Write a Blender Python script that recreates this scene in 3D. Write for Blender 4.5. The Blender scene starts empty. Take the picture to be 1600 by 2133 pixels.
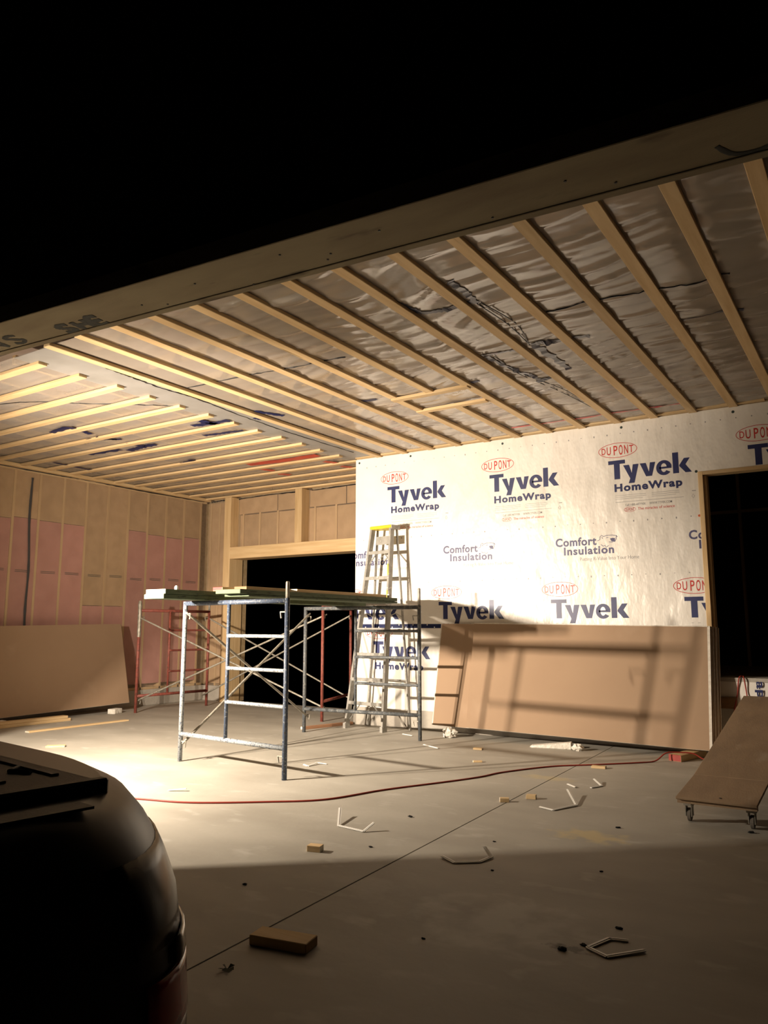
import bpy, bmesh, math, random
import numpy as np
from mathutils import Vector, Matrix
random.seed(7); np.random.seed(7)
scene = bpy.context.scene
COL = scene.collection

# ------------------------------------------------------------------ camera, world, exposure
CAM_H = 1.30
PITCH = math.atan(240/1600.0); YAW = math.radians(33.0)
cam_d = bpy.data.cameras.new('camera'); cam = bpy.data.objects.new('camera', cam_d); COL.objects.link(cam)
cam_d.sensor_fit = 'HORIZONTAL'; cam_d.sensor_width = 36.0; cam_d.lens = 36.0
cam_d.clip_start = 0.05; cam_d.clip_end = 200
cam.location = (0, 0, CAM_H)
cam.rotation_euler = (math.pi/2 + PITCH, 0, YAW)
scene.camera = cam
world = bpy.data.worlds.new('night'); scene.world = world; world.use_nodes = True
world.node_tree.nodes['Background'].inputs[0].default_value = (0.0, 0.0, 0.0, 1)
world.node_tree.nodes['Background'].inputs[1].default_value = 0.0
vs = scene.view_settings
vs.view_transform = 'Standard'; vs.look = 'None'; vs.gamma = 1.0; vs.use_curve_mapping = False
vs.exposure = 0.0
LAMP = Vector((-6.45, 2.70, 1.92))          # head height of the twin work light standing outside the opening
LAMP_COL = (1.0, 0.84, 0.66)
POWER_DOWN, POWER_FLAT = 440.0, 390.0

# ------------------------------------------------------------------ helpers
BASE = {}
class MB:
    def __init__(s): s.v = []; s.f = []; s.mi = []
    def add(s, vs_, fs, mi=0):
        o = len(s.v); s.v += [tuple(p) for p in vs_]
        for f in fs: s.f.append(tuple(i+o for i in f)); s.mi.append(mi)
        return s
    def box(s, x0, x1, y0, y1, z0, z1, mi=0):
        v = [(x0,y0,z0),(x1,y0,z0),(x1,y1,z0),(x0,y1,z0),(x0,y0,z1),(x1,y0,z1),(x1,y1,z1),(x0,y1,z1)]
        return s.add(v, [(0,3,2,1),(4,5,6,7),(0,1,5,4),(1,2,6,5),(2,3,7,6),(3,0,4,7)], mi)
    def obox(s, c, ax, ay, az, mi=0, mis=None):
        """box about centre c with half-extent vectors ax, ay, az"""
        c, ax, ay, az = Vector(c), Vector(ax), Vector(ay), Vector(az)
        v = [c+i*ax+j*ay+k*az for k in (-1,1) for j in (-1,1) for i in (-1,1)]
        F = [(0,2,3,1),(4,5,7,6),(0,1,5,4),(1,3,7,5),(3,2,6,7),(2,0,4,6)]
        o = len(s.v); s.v += [tuple(p) for p in v]
        for n, f in enumerate(F): s.f.append(tuple(i+o for i in f)); s.mi.append(mis[n] if mis else mi)
        return s
    def tube(s, pts, r, n=8, mi=0, squash=None):
        pts = [Vector(p) for p in pts]; rs = r if isinstance(r, (list, tuple)) else [r]*len(pts)
        o = len(s.v); up = None
        for i, p in enumerate(pts):
            t = (pts[min(i+1, len(pts)-1)]-pts[max(i-1, 0)]).normalized()
            if up is None:
                up = t.orthogonal().normalized() if abs(t.z) > .99 else Vector((0,0,1))
            u = (up - t*up.dot(t)).normalized(); w = t.cross(u); up = u
            for k in range(n):
                a = 2*math.pi*k/n
                q = u*math.cos(a)*rs[i] + w*math.sin(a)*rs[i]
                if squash: q = Vector((q.x*squash[0], q.y*squash[1], q.z*squash[2]))
                s.v.append(tuple(p+q))
        for i in range(len(pts)-1):
            for k in range(n):
                a = o+i*n+k; b = o+i*n+(k+1) % n
                s.f.append((a, b, b+n, a+n)); s.mi.append(mi)
        s.f.append(tuple(o+k for k in reversed(range(n)))); s.mi.append(mi)
        s.f.append(tuple(o+(len(pts)-1)*n+k for k in range(n))); s.mi.append(mi)
        return s
    def lathe(s, c, axis, prof, n=12, mi=0):
        c = Vector(c); t = Vector(axis).normalized(); u = t.orthogonal().normalized(); w = t.cross(u); o = len(s.v)
        for (h, r) in prof:
            for k in range(n):
                a = 2*math.pi*k/n; s.v.append(tuple(c+t*h+(u*math.cos(a)+w*math.sin(a))*r))
        for i in range(len(prof)-1):
            for k in range(n):
                a = o+i*n+k; b = o+i*n+(k+1) % n; s.f.append((a, b, b+n, a+n)); s.mi.append(mi)
        s.f.append(tuple(o+k for k in reversed(range(n)))); s.mi.append(mi)
        s.f.append(tuple(o+(len(prof)-1)*n+k for k in range(n))); s.mi.append(mi)
        return s
    def prism(s, poly, ext, mi=0):
        """polygon of 3D points extruded by vector ext"""
        poly = [Vector(p) for p in poly]; e = Vector(ext); n = len(poly)
        return s.add(poly+[p+e for p in poly], [tuple(range(n)), tuple(reversed(range(n, 2*n)))] +
                     [((i+1) % n, i, n+i, n+(i+1) % n) for i in range(n)], mi)
    def build(s, name, mats, parent=None, smooth=False, bevel=0.0, origin=None):
        if not isinstance(mats, (list, tuple)): mats = [mats]
        P = np.array(s.v, dtype=float)
        if parent is not None: base = BASE[parent.name]
        elif origin is not None: base = Vector(origin)
        else:
            lo, hi = P.min(0), P.max(0); base = Vector(((lo[0]+hi[0])/2, (lo[1]+hi[1])/2, lo[2]))
        P = P-np.array(base)
        me = bpy.data.meshes.new(name); me.from_pydata(P.tolist(), [], s.f)
        for m in mats: me.materials.append(m)
        if len(mats) > 1: me.polygons.foreach_set('material_index', s.mi)
        bm = bmesh.new(); bm.from_mesh(me); bmesh.ops.recalc_face_normals(bm, faces=bm.faces); bm.to_mesh(me); bm.free()
        if smooth: me.polygons.foreach_set('use_smooth', [True]*len(me.polygons))
        me.update()
        o = bpy.data.objects.new(name, me); COL.objects.link(o)
        if parent is not None: o.parent = parent
        else: o.location = base
        BASE[o.name] = base
        if bevel:
            b = o.modifiers.new('bevel', 'BEVEL'); b.width = bevel; b.segments = 1; b.limit_method = 'ANGLE'
        return o
def empty(name, loc):
    o = bpy.data.objects.new(name, None); o.empty_display_size = .1; COL.objects.link(o); o.location = loc
    BASE[o.name] = Vector(loc); return o
def tag(o, label, cat, group=None):
    o['label'] = label; o['category'] = cat
    if group: o['group'] = group
    return o
def structure(o, label=None, cat=None):
    o['kind'] = 'structure'
    if label: o['label'] = label
    if cat: o['category'] = cat
    return o
def smooth_path(pts, n=8):
    pts = [Vector(p) for p in pts]; out = []
    for i in range(len(pts)-1):
        p0 = pts[max(i-1,0)]; p1 = pts[i]; p2 = pts[i+1]; p3 = pts[min(i+2, len(pts)-1)]
        for k in range(n):
            t = k/n
            out.append(.5*((2*p1)+(p2-p0)*t+(2*p0-5*p1+4*p2-p3)*t*t+(3*p1-p0-3*p2+p3)*t**3))
    out.append(pts[-1]); return out

# numpy value noise
_T = np.random.rand(256, 256)
def vnoise(x, y):
    xi = np.floor(x).astype(int); yi = np.floor(y).astype(int); fx = x-xi; fy = y-yi
    fx = fx*fx*(3-2*fx); fy = fy*fy*(3-2*fy)
    a = _T[xi % 256, yi % 256]; b = _T[(xi+1) % 256, yi % 256]; c = _T[xi % 256, (yi+1) % 256]; d = _T[(xi+1) % 256, (yi+1) % 256]
    return (a*(1-fx)+b*fx)*(1-fy)+(c*(1-fx)+d*fx)*fy

# ------------------------------------------------------------------ materials
def M(name, col, rough=.6, col2=None, scale=6, stretch=(1,1,1), lo=.35, hi=.65, bump=0, bscale=40, bstretch=None,
      metal=0, spec=.4, world_pos=False, col3=None, scale3=30, lo3=.6, hi3=.65, alpha=1.0, rnd=0.0, coat=0, detail=5, bdist=.02):
    m = bpy.data.materials.new(name); m.use_nodes = True; nt = m.node_tree; N = nt.nodes; L = nt.links
    b = N['Principled BSDF']; b.inputs['Roughness'].default_value = rough; b.inputs['Metallic'].default_value = metal
    b.inputs['Specular IOR Level'].default_value = spec; b.inputs['Alpha'].default_value = alpha
    if coat: b.inputs['Coat Weight'].default_value = coat; b.inputs['Coat Roughness'].default_value = .1
    b.inputs['Base Color'].default_value = (*col, 1)
    if world_pos: src = N.new('ShaderNodeNewGeometry').outputs['Position']
    else: src = N.new('ShaderNodeTexCoord').outputs['Object']
    def noise(sc, st, det=5):
        mp = N.new('ShaderNodeMapping'); mp.inputs['Scale'].default_value = st; L.new(src, mp.inputs['Vector'])
        n = N.new('ShaderNodeTexNoise'); n.inputs['Scale'].default_value = sc; n.inputs['Detail'].default_value = det
        L.new(mp.outputs[0], n.inputs['Vector']); return n.outputs['Fac']
    def ramp(f, lo_, hi_):
        r = N.new('ShaderNodeMapRange'); r.inputs['From Min'].default_value = lo_; r.inputs['From Max'].default_value = hi_
        L.new(f, r.inputs['Value']); return r.outputs[0]
    cur = None
    def mix(a, bcol, fac):
        x = N.new('ShaderNodeMix'); x.data_type = 'RGBA'; L.new(fac, x.inputs[0])
        if a is None: x.inputs[6].default_value = (*col, 1)
        else: L.new(a, x.inputs[6])
        x.inputs[7].default_value = (*bcol, 1); return x.outputs[2]
    if col2: cur = mix(None, col2, ramp(noise(scale, stretch, detail), lo, hi))
    if col3: cur = mix(cur, col3, ramp(noise(scale3, stretch, 3), lo3, hi3))
    if rnd:
        oi = N.new('ShaderNodeObjectInfo'); h = N.new('ShaderNodeHueSaturation')
        r = N.new('ShaderNodeMapRange'); r.inputs['To Min'].default_value = 1-rnd; r.inputs['To Max'].default_value = 1+rnd
        L.new(oi.outputs['Random'], r.inputs['Value']); L.new(r.outputs[0], h.inputs['Value'])
        if cur is None: h.inputs['Color'].default_value = (*col, 1)
        else: L.new(cur, h.inputs['Color'])
        cur = h.outputs[0]
    if cur is not None: L.new(cur, b.inputs['Base Color'])
    if bump:
        bn = N.new('ShaderNodeBump'); bn.inputs['Strength'].default_value = bump; bn.inputs['Distance'].default_value = bdist
        L.new(noise(bscale, bstretch or stretch, 4), bn.inputs['Height']); L.new(bn.outputs[0], b.inputs['Normal'])
    return m
def wood(name, c, c2, axis, rnd=.12, rough=.65, knots=True):
    st = [14, 14, 14]; st[axis] = 1.0
    return M(name, c, rough, c2, scale=1.6, stretch=tuple(st), lo=.35, hi=.7, bump=.15, bscale=5, world_pos=True, rnd=rnd,
             col3=tuple(x*.45 for x in c2) if knots else None, scale3=.9, lo3=.70, hi3=.76, bdist=.01)
SP, SP2 = (.68,.50,.28), (.56,.38,.19)
m_wx = wood('spruce_along_x', SP, SP2, 0); m_wy = wood('spruce_along_y', SP, SP2, 1); m_wz = wood('spruce_along_z', SP, SP2, 2)
m_stud = wood('wall_stud', (.56,.39,.205), (.48,.32,.16), 2, rnd=.05)
m_beam = M('weathered_beam', (.22,.185,.12), .8, (.165,.13,.085), scale=1.5, stretch=(1.2,4,4), lo=.4, hi=.75, bump=.1, bscale=30,
           col3=(.06,.045,.032), scale3=1.6, lo3=.62, hi3=.74, world_pos=True, spec=.15)
m_film = M('poly_film', (.46,.41,.36), .12, (.40,.35,.30), scale=2, bump=.12, bscale=6, bstretch=(.6,2.0,1), spec=1.0, world_pos=True, alpha=.70, bdist=.010)
m_film_flat = M('poly_film_flat', (.47,.43,.39), .26, (.41,.37,.33), scale=2, bump=.15, bscale=3, spec=.8, world_pos=True, alpha=.60, bdist=.01)
m_film_wall = M('poly_film_wall', (.62,.52,.42), .30, None, bump=.2, bscale=5, spec=.55, world_pos=True, alpha=.10, bdist=.012)
m_insul = M('attic_insulation', (.42,.33,.27), .95, (.36,.27,.22), scale=3, world_pos=True)
m_tan = M('tan_batt', (.48,.32,.175), .9, (.40,.26,.135), scale=5, bump=.4, bscale=9, world_pos=True, rnd=.08)
m_pink = M('pink_batt', (.50,.235,.205), .9, (.43,.19,.165), scale=4, bump=.4, bscale=8, world_pos=True, rnd=.08)
m_black = M('black_sealant', (.012,.012,.014), .35)
m_dark = M('void_dark', (.01,.01,.01), .9)  # shade of the unlit walls put into the colour; crumbs share it
m_wrap = M('house_wrap', (.82,.79,.74), .36, (.78,.745,.69), scale=3, bump=.8, bscale=2.8, bstretch=(1.2,1,.6), spec=.5, world_pos=True, bdist=.045, detail=3)
m_navy = M('print_navy', (.018,.026,.10), .4, (.028,.034,.12), scale=4)
m_navy_soft = M('print_navy_faded', (.10,.10,.21), .45, (.07,.07,.16), scale=9)
m_red = M('print_red', (.55,.035,.03), .4)
m_grey_print = M('print_grey', (.30,.29,.30), .5)
m_tape_blue = M('tape_navy', (.007,.012,.055), .45, (.012,.018,.075), scale=12, spec=.2)
m_tape_red = M('tape_red', (.55,.03,.02), .3, (.42,.02,.02), scale=12)
m_cap = M('nail_cap_dark', (.03,.05,.045), .4)
m_white = M('white_plastic', (.80,.79,.75), .45)
m_conc_wall = M('foundation_concrete', (.44,.41,.36), .85, (.36,.33,.29), scale=3, bump=.3, bscale=20, world_pos=True)
m_osb = M('sheathing', (.45,.33,.19), .8, (.35,.25,.13), scale=15, world_pos=True)
m_drypaper = M('drywall_brown_paper', (.335,.228,.148), .75, (.32,.216,.14), scale=2, spec=.25, col3=(.36,.25,.167), scale3=2.2, lo3=.62, hi3=.75)
m_dryedge = M('drywall_edge', (.72,.68,.60), .85, (.60,.55,.48), scale=25)
m_plaster = M('plaster_scrap', (.82,.80,.74), .9, (.66,.62,.55), scale=18, bump=.6, bscale=25)
m_blue = M('worn_blue_paint', (.048,.066,.105), .5, (.28,.30,.30), scale=60, lo=.56, hi=.70, col3=(.06,.045,.035), scale3=48, lo3=.62, hi3=.68, bump=.35, bscale=60, metal=0.0, bdist=.004)
m_blue_worn = M('splattered_grey_paint', (.25,.27,.285), .55, (.075,.095,.135), scale=55, lo=.52, hi=.66, col3=(.07,.055,.045), scale3=50, lo3=.6, hi3=.66, bump=.35, bscale=60, bdist=.004)
m_greypipe = M('dull_grey_blue_pipe', (.085,.095,.105), .55, (.20,.20,.185), scale=40, lo=.5, hi=.7, col3=(.05,.04,.035), scale3=48, lo3=.62, hi3=.68, bump=.3, bscale=60, bdist=.004)
m_redsteel = M('worn_red_paint', (.25,.07,.05), .55, (.18,.045,.035), scale=20, col3=(.10,.05,.035), scale3=40, lo3=.6, hi3=.66, bump=.3, bscale=60, bdist=.004)
m_galv = M('galvanised_steel', (.38,.36,.31), .5, (.24,.22,.18), scale=22, metal=.35, col3=(.13,.09,.06), scale3=30, lo3=.66, hi3=.72)
m_alu = M('aluminium', (.40,.39,.36), .45, (.31,.30,.275), scale=14, metal=.3, col3=(.52,.51,.48), scale3=28, lo3=.62, hi3=.68)
m_yellow = M('yellow_plastic', (.75,.55,.03), .45, (.65,.47,.03), scale=10)
m_yelstick = M('yellow_sticker', (.60,.52,.08), .5, (.30,.27,.08), scale=40)
m_green = M('green_painted_plank', (.075,.105,.055), .7, (.10,.13,.075), scale=6, stretch=(6,1,6), col3=(.04,.05,.03), scale3=10)
m_greenend = M('dimmed_green_end', (.080,.105,.066), .7, (.066,.088,.055), scale=10)  # colour darkened to stand in for shade on the plank end
m_paleend = M('pale_wood_end', (.74,.70,.60), .8, (.64,.58,.46), scale=20)
m_redend = M('red_paint_end', (.36,.05,.04), .6, (.28,.04,.032), scale=15)
m_ply = M('dusty_plywood', (.34,.235,.145), .8, (.27,.185,.115), scale=2.5, stretch=(3,1,3), lo=.35, hi=.7, bump=.1, bscale=30, col3=(.40,.31,.22), scale3=1.5, lo3=.6, hi3=.72)
m_cord = M('red_cord', (.30,.035,.022), .5)
m_paint = M('dark_truck_paint', (.020,.017,.016), .36, None, spec=.35)
m_cover = M('bed_cover_vinyl', (.075,.062,.052), .6, None, bump=.1, bscale=200)
m_trim = M('black_truck_plastic', (.02,.018,.017), .55, None, bump=.1, bscale=200)
m_taill = M('tail_lamp_red', (.50,.012,.010), .15, (.40,.010,.008), scale=20, coat=.6)
m_tails = M('tail_lamp_smoke', (.030,.024,.024), .25, None, spec=.4)
m_tailc = M('tail_lamp_clear', (.42,.40,.38), .12, None, coat=.6)
m_chrome = M('chrome_bumper', (.45,.44,.43), .15, None, metal=1.0)
m_tire = M('tyre_rubber', (.02,.02,.02), .85)
m_glassd = M('dark_glass', (.01,.01,.012), .05, None, spec=.6)
m_spray = M('spray_paint_dark', (.010,.012,.010), .7, (.018,.02,.016), scale=30)
m_leaf = M('dead_leaf', (.045,.05,.02), .8)
m_lampblack = M('lamp_housing_black', (.015,.015,.015), .8)
m_stand = M('lamp_stand_yellow', (.55,.38,.03), .45)

# concrete floor with trowel clouding, pale scuffs and a sawdust spill
def floor_mat():
    m = M('concrete_floor', (.41,.385,.335), .62, (.31,.287,.245), scale=1.1, stretch=(1.0,1.8,1), lo=.3, hi=.72, bump=.12, bscale=26, bstretch=(1,1,1), spec=.35, world_pos=True,
          col3=(.44,.42,.375), scale3=3.2, lo3=.60, hi3=.74, bdist=.01)
    nt = m.node_tree; N = nt.nodes; L = nt.links; b = N['Principled BSDF']
    prev = b.inputs['Base Color'].links[0].from_socket
    geo = N.new('ShaderNodeNewGeometry')
    def patch(c, r, col, thr, strength, nscale):
        nonlocal prev
        d = N.new('ShaderNodeVectorMath'); d.operation = 'SUBTRACT'; d.inputs[1].default_value = (c[0], c[1], 0); L.new(geo.outputs['Position'], d.inputs[0])
        s = N.new('ShaderNodeVectorMath'); s.operation = 'DIVIDE'; s.inputs[1].default_value = (r[0], r[1], 1); L.new(d.outputs[0], s.inputs[0])
        l = N.new('ShaderNodeVectorMath'); l.operation = 'LENGTH'; L.new(s.outputs[0], l.inputs[0])
        n = N.new('ShaderNodeTexNoise'); n.inputs['Scale'].default_value = nscale; n.inputs['Detail'].default_value = 6; L.new(geo.outputs['Position'], n.inputs['Vector'])
        a = N.new('ShaderNodeMath'); a.operation = 'MULTIPLY_ADD'; a.inputs[1].default_value = 1.8; L.new(n.outputs[0], a.inputs[0]); L.new(l.outputs['Value'], a.inputs[2])
        r_ = N.new('ShaderNodeMapRange'); r_.inputs['From Min'].default_value = thr; r_.inputs['From Max'].default_value = thr+.45; r_.inputs['To Min'].default_value = strength; r_.inputs['To Max'].default_value = 0
        L.new(a.outputs[0], r_.inputs['Value'])
        x = N.new('ShaderNodeMix'); x.data_type = 'RGBA'; L.new(r_.outputs[0], x.inputs[0]); L.new(prev, x.inputs[6]); x.inputs[7].default_value = (*col, 1); prev = x.outputs[2]
    patch((-1.68, 4.98), (.36,.22), (.52,.42,.22), 1.15, .8, 9)
    patch((-2.62, 6.6), (.5,.28), (.52,.43,.24), 1.0, .55, 7)
    patch((-1.55, 3.35), (.75,.65), (.55,.55,.51), 1.0, .55, 6)
    patch((-1.20, 3.24), (.13,.05), (.10,.085,.06), 1.2, .9, 25)
    patch((-2.35, 3.4), (.4,.3), (.47,.45,.41), 1.0, .4, 5)
    L.new(prev, b.inputs['Base Color'])
    return m
m_floor = floor_mat()

# ------------------------------------------------------------------ setting: levels
H = 3.65           # underside of the strapping
YW = 8.80          # face of the wrapped wall
XL = -10.60        # left wall film
YB = 10.22         # back wall film
X0, X1 = -6.19, -1.61   # wrapped wall from its free corner to the doorway

# floor: a sub-base with two slabs parted by the saw-cut joint
fl = structure(MB().box(-10.9, 3.0, -3.2, 10.5, -.12, -.02).build('floor', m_conc_wall), 'grey concrete garage floor', 'floor')
def jx(y): return -2.36-.045*(y-2.25)
g = .005
MB().prism([(-10.85,-3.2,-.02),(jx(-3.2)-g,-3.2,-.02),(jx(10.35)-g,10.35,-.02),(-10.85,10.35,-.02)], (0,0,.02)).build('slab', m_floor, fl)
MB().prism([(jx(-3.2)+g,-3.2,-.02),(3.0,-3.2,-.02),(3.0,10.35,-.02),(jx(10.35)+g,10.35,-.02)], (0,0,.02)).build('slab', m_floor, fl)

# ceiling: insulation board (the parent), truss chords, film, laps, strapping
ceil = structure(MB().box(-10.75, 1.4, 3.85, 10.4, 3.82, 3.90).build('ceiling', m_insul), 'garage ceiling of clear plastic film held up by spruce strapping', 'ceiling')
mb = MB().box(-6.15, 1.4, 0, .05, 3.735, 3.82)
for i, y in enumerate(np.arange(4.05, 8.75, .61)):
    MB().box(-6.15, 1.4, y, y+.05, 3.735, 3.82).build('truss_chord', m_wx, ceil)
for i, x in enumerate(np.arange(-10.35, -6.3, .61)):
    MB().box(x, x+.05, 3.9, 10.3, 3.735, 3.82).build('truss_chord', m_wy, ceil)
STRAP_X = [-2.045+.4150*k for k in range(-9, 8)]
STRAP_Y = [3.925+.4125*k for k in range(16)]
def film_grid(x0, x1, y0, y1, res, fn):
    nx = int((x1-x0)/res)+1; ny = int((y1-y0)/res)+1
    xs = np.linspace(x0, x1, nx); ys = np.linspace(y0, y1, ny); X, Y = np.meshgrid(xs, ys, indexing='ij'); Z = fn(X, Y)
    mb = MB(); mb.v = np.stack([X.ravel(), Y.ravel(), Z.ravel()], 1).tolist()
    idx = np.arange(nx*ny).reshape(nx, ny)
    F = np.stack([idx[:-1,:-1].ravel(), idx[1:,:-1].ravel(), idx[1:,1:].ravel(), idx[:-1,1:].ravel()], 1)
    mb.f = [tuple(r) for r in F.tolist()]; mb.mi = [0]*len(mb.f); return mb
def wrinkle_right(X, Y):
    warp = vnoise(X*1.3+5, Y*1.1)*1.0
    bay = np.floor((X-STRAP_X[0])/.415)
    u = Y*8.5+warp*3.0+X*.8+bay*3.37
    a = 1-np.abs(2*vnoise(u, X*.55+3)-1)
    b = 1-np.abs(2*vnoise(u*2.1+11, X*.9+8)-1)
    amp = np.clip((X+5.4)/1.4, .06, 1)*(.35+.65*vnoise(X*.8+20, Y*.7+4))
    pin = np.abs(np.sin(np.pi*(X-STRAP_X[0])/.415))**.6
    sag = .010*pin*vnoise(X*.7+1, Y*.8)
    z = 3.690-(a**4*.028+b**4*.011)*amp*(.25+.75*pin)-sag
    # a diagonal tug where the film was pulled around X -4.4
    d = (X+4.3)*.75+(Y-5.0)*.35; e = -(X+4.3)*.35+(Y-5.0)*.75
    z -= .012*np.exp(-(d/.35)**2-(e/.9)**2)*np.abs(np.sin(e*9+d*2))
    return z
mb = film_grid(-6.0, 1.35, 3.72, 8.80, .028, wrinkle_right)
mb.build('plastic_film', m_film, ceil, smooth=True)
def wrinkle_left(X, Y):
    pin = np.abs(np.sin(np.pi*(Y-STRAP_Y[0])/.4125))**.6
    a = 1-np.abs(2*vnoise(X*3.2+Y*1.5, Y*1.2)-1)
    return 3.690-.006*a**2*pin*(.3+.7*vnoise(X, Y))-.005*pin
mb = film_grid(-10.58, -6.05, 3.72, 10.22, .045, wrinkle_left)
mb.build('plastic_film', m_film_flat, ceil, smooth=True)
mb = film_grid(-6.36, -5.82, 3.72, 8.80, .06, lambda X, Y: 3.680-.003*vnoise(X*4, Y*3))
mb.build('film_lap', M('poly_film_lap', (.30,.29,.28), .45, (.25,.24,.225), scale=3, bump=.15, bscale=5, world_pos=True, alpha=.93), ceil, smooth=True)
SW, ST = .089, .030
strap_len = YW-3.66
def strap_y(x, y0, y1, name='strap'):
    dz = random.uniform(-.001, .001)
    MB().box(x-SW/2, x+SW/2, y0, y1, H+dz, H+ST+dz).build(name, m_wy, ceil, bevel=.003)
for x in STRAP_X:
    if x < -5.8: continue
    if -4.3 < x < -3.35:          # straps cut at the attic hatch
        k = 0 if x < -4.0 else 1
        if x > -3.6: strap_y(x, 3.66, YW-.01)
        elif k == 0: strap_y(x, 3.66, 6.52); strap_y(x-.01, 6.60, YW-.01)
        else: strap_y(x, 3.66, 6.55); strap_y(x, 7.16, YW-.01)
    else: strap_y(x+random.uniform(-.006,.006), 3.66, YW-.01)
MB().box(-4.17, -3.28, 6.55, 6.63, H-.012, H+ST-.012).build('hatch_trimmer', m_wx, ceil, bevel=.003)
MB().box(-4.17, -3.33, 7.07, 7.15, H-.012, H+ST-.012).build('hatch_trimmer', m_wx, ceil, bevel=.003)
MB().box(-6.16, -.9, YW-.07, YW-.004, H+.018, H+.05).build('strap', m_wx, ceil, bevel=.003)
for y in STRAP_Y:
    e = random.uniform(-.03, .02)
    MB().box(XL+.02, -6.21+e, y-SW/2, y+SW/2, H, H+ST).build('strap', m_wx, ceil, bevel=.003)
MB().box(XL+.01, XL+.10, 3.7, YB-.02, H-.02, H+.03).build('strap', m_wy, ceil, bevel=.003)
# tape patches and sealant lines on the film
def strip(pts, w, z, jag=.35, n=10):
    """flat ribbon along a polyline at height z, ragged edges"""
    P = smooth_path([(p[0], p[1], 0) for p in pts], n); mb = MB(); L_ = []
    for i, p in enumerate(P):
        t = (P[min(i+1, len(P)-1)]-P[max(i-1, 0)]).normalized(); q = Vector((-t.y, t.x, 0))
        a = w*(.5+random.uniform(-jag, jag)*.5); b = w*(.5+random.uniform(-jag, jag)*.5)
        e1, e2 = p+q*a, p-q*b
        def fz(v): return (float(wrinkle_right(np.array([v.x]), np.array([v.y]))[0])-.006) if z is None else z
        L_.append((e1+Vector((0,0,fz(e1))), e2+Vector((0,0,fz(e2)))))
    for i in range(len(L_)-1):
        a, b = L_[i]; c, d = L_[i+1]
        e = Vector((0,0,-.0015))
        mb.add([a, b, d, c, a+e, b+e, d+e, c+e], [(0,1,2,3),(7,6,5,4),(0,4,5,1),(1,5,6,2),(2,6,7,3),(3,7,4,0)])
    return mb
ZT = 3.668
for pts, w in [([(-8.45,5.50),(-8.06,5.47),(-8.11,5.80)],.085),([(-8.62,6.04),(-8.30,5.99),(-8.0,6.18)],.10),([(-8.18,5.93),(-8.07,6.16)],.07),
               ([(-9.11,6.51),(-8.8,6.53),(-8.5,6.55)],.08),([(-8.45,6.66),(-8.20,6.62),(-7.85,6.60)],.09),([(-8.15,6.36),(-8.05,6.60)],.08),
               ([(-6.75,6.21),(-6.55,6.24),(-6.20,6.28)],.09),([(-6.52,6.10),(-6.44,6.30)],.11),([(-6.98,6.62),(-6.7,6.66),(-6.38,6.69)],.07),
               ([(-8.47,7.61),(-8.26,7.60),(-8.09,7.69)],.10),([(-8.22,7.50),(-8.16,7.66)],.08),([(-5.72,6.16),(-5.64,6.34),(-5.57,6.48)],.07),([(-5.90,6.36),(-5.87,6.46)],.08),
               ([(-9.98,6.55),(-9.98,7.2)],.08),([(-4.57,6.51),(-4.33,6.53)],.06),([(-3.34,6.60),(-3.15,6.54)],.05)]:
    strip(pts, w, ZT if pts[0][0] < -6 else None, .45).build('tape_patch', m_tape_blue, ceil)
for pts, w in [([(-7.72,8.22),(-7.1,8.27),(-6.47,8.27)],.16),([(-7.76,8.55),(-7.70,8.76)],.12),([(-7.79,8.98),(-7.69,9.14)],.12),([(-6.64,8.64),(-6.56,8.83)],.10),([(-6.63,9.04),(-6.55,9.2)],.10),
               ([(-3.62,8.40),(-2.95,8.42),(-2.3,8.40),(-1.62,8.46)],.032)]:
    strip(pts, w, ZT if pts[0][0] < -6 else None, .15, 10 if pts[0][0] < -6 else 30).build('tape_patch', m_tape_red, ceil)
for pts, w in [([(-2.86,4.45),(-2.83,4.7),(-2.80,4.86)],.05),([(-2.80,4.86),(-2.61,4.87),(-2.34,4.84)],.045),([(-2.36,4.46),(-2.35,4.70),(-2.36,4.90)],.06),
               ([(-2.31,5.91),(-2.11,5.95),(-1.87,5.98)],.055),([(-2.33,5.90),(-2.30,6.28),(-2.29,6.68)],.07),([(-2.81,5.92),(-2.64,5.93),(-2.50,5.97)],.045),
               ([(-2.80,5.97),(-2.74,6.30),(-2.69,6.55),(-2.62,6.80)],.05),([(-2.66,6.82),(-2.5,6.80)],.05),([(-1.15,6.04),(-.95,6.04),(-.72,6.08)],.045)]:
    strip(pts, w, None, .5).build('sealant_smear', M('smear', (.018,.022,.05), .3, (.16,.15,.15), scale=30, lo=.64, hi=.72) if 'smear' not in bpy.data.materials else bpy.data.materials['smear'], ceil)
def squig(pts, r, name, par, j=.008):
    P = smooth_path(pts, 12); P = [p+Vector((random.uniform(-j,j), random.uniform(-j,j), 0)) for p in P]
    if par is ceil: P = [Vector((p.x, p.y, float(wrinkle_right(np.array([p.x]), np.array([p.y]))[0])-.005)) if p.x > -5.8 else p for p in P]
    return MB().tube(P, [r*random.uniform(.5,1.3) for _ in P], 5).build(name, m_black, par)
squig([(-5.80,3.74,3.676),(-5.88,4.31,3.676),(-5.90,4.64,3.676),(-5.93,5.02,3.676),(-5.90,5.47,3.676),(-5.97,6.23,3.676),(-6.0,7.12,3.676),(-5.97,8.41,3.676)], .007, 'sealant_line', ceil)
squig([(-5.88,5.16,3.672),(-5.06,5.20,3.674),(-4.51,5.23,3.676),(-3.86,5.31,3.672)], .006, 'sealant_line', ceil)
squig([(-6.3,5.55,3.680),(-7.0,5.0,3.680),(-7.5,4.6,3.680),(-8.1,4.4,3.680)], .005, 'sealant_line', ceil)
squig([(-2.02,5.35,3.672),(-1.6,5.33,3.670),(-1.15,5.36,3.672),(-.7,5.40,3.672)], .006, 'sealant_line', ceil)
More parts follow.
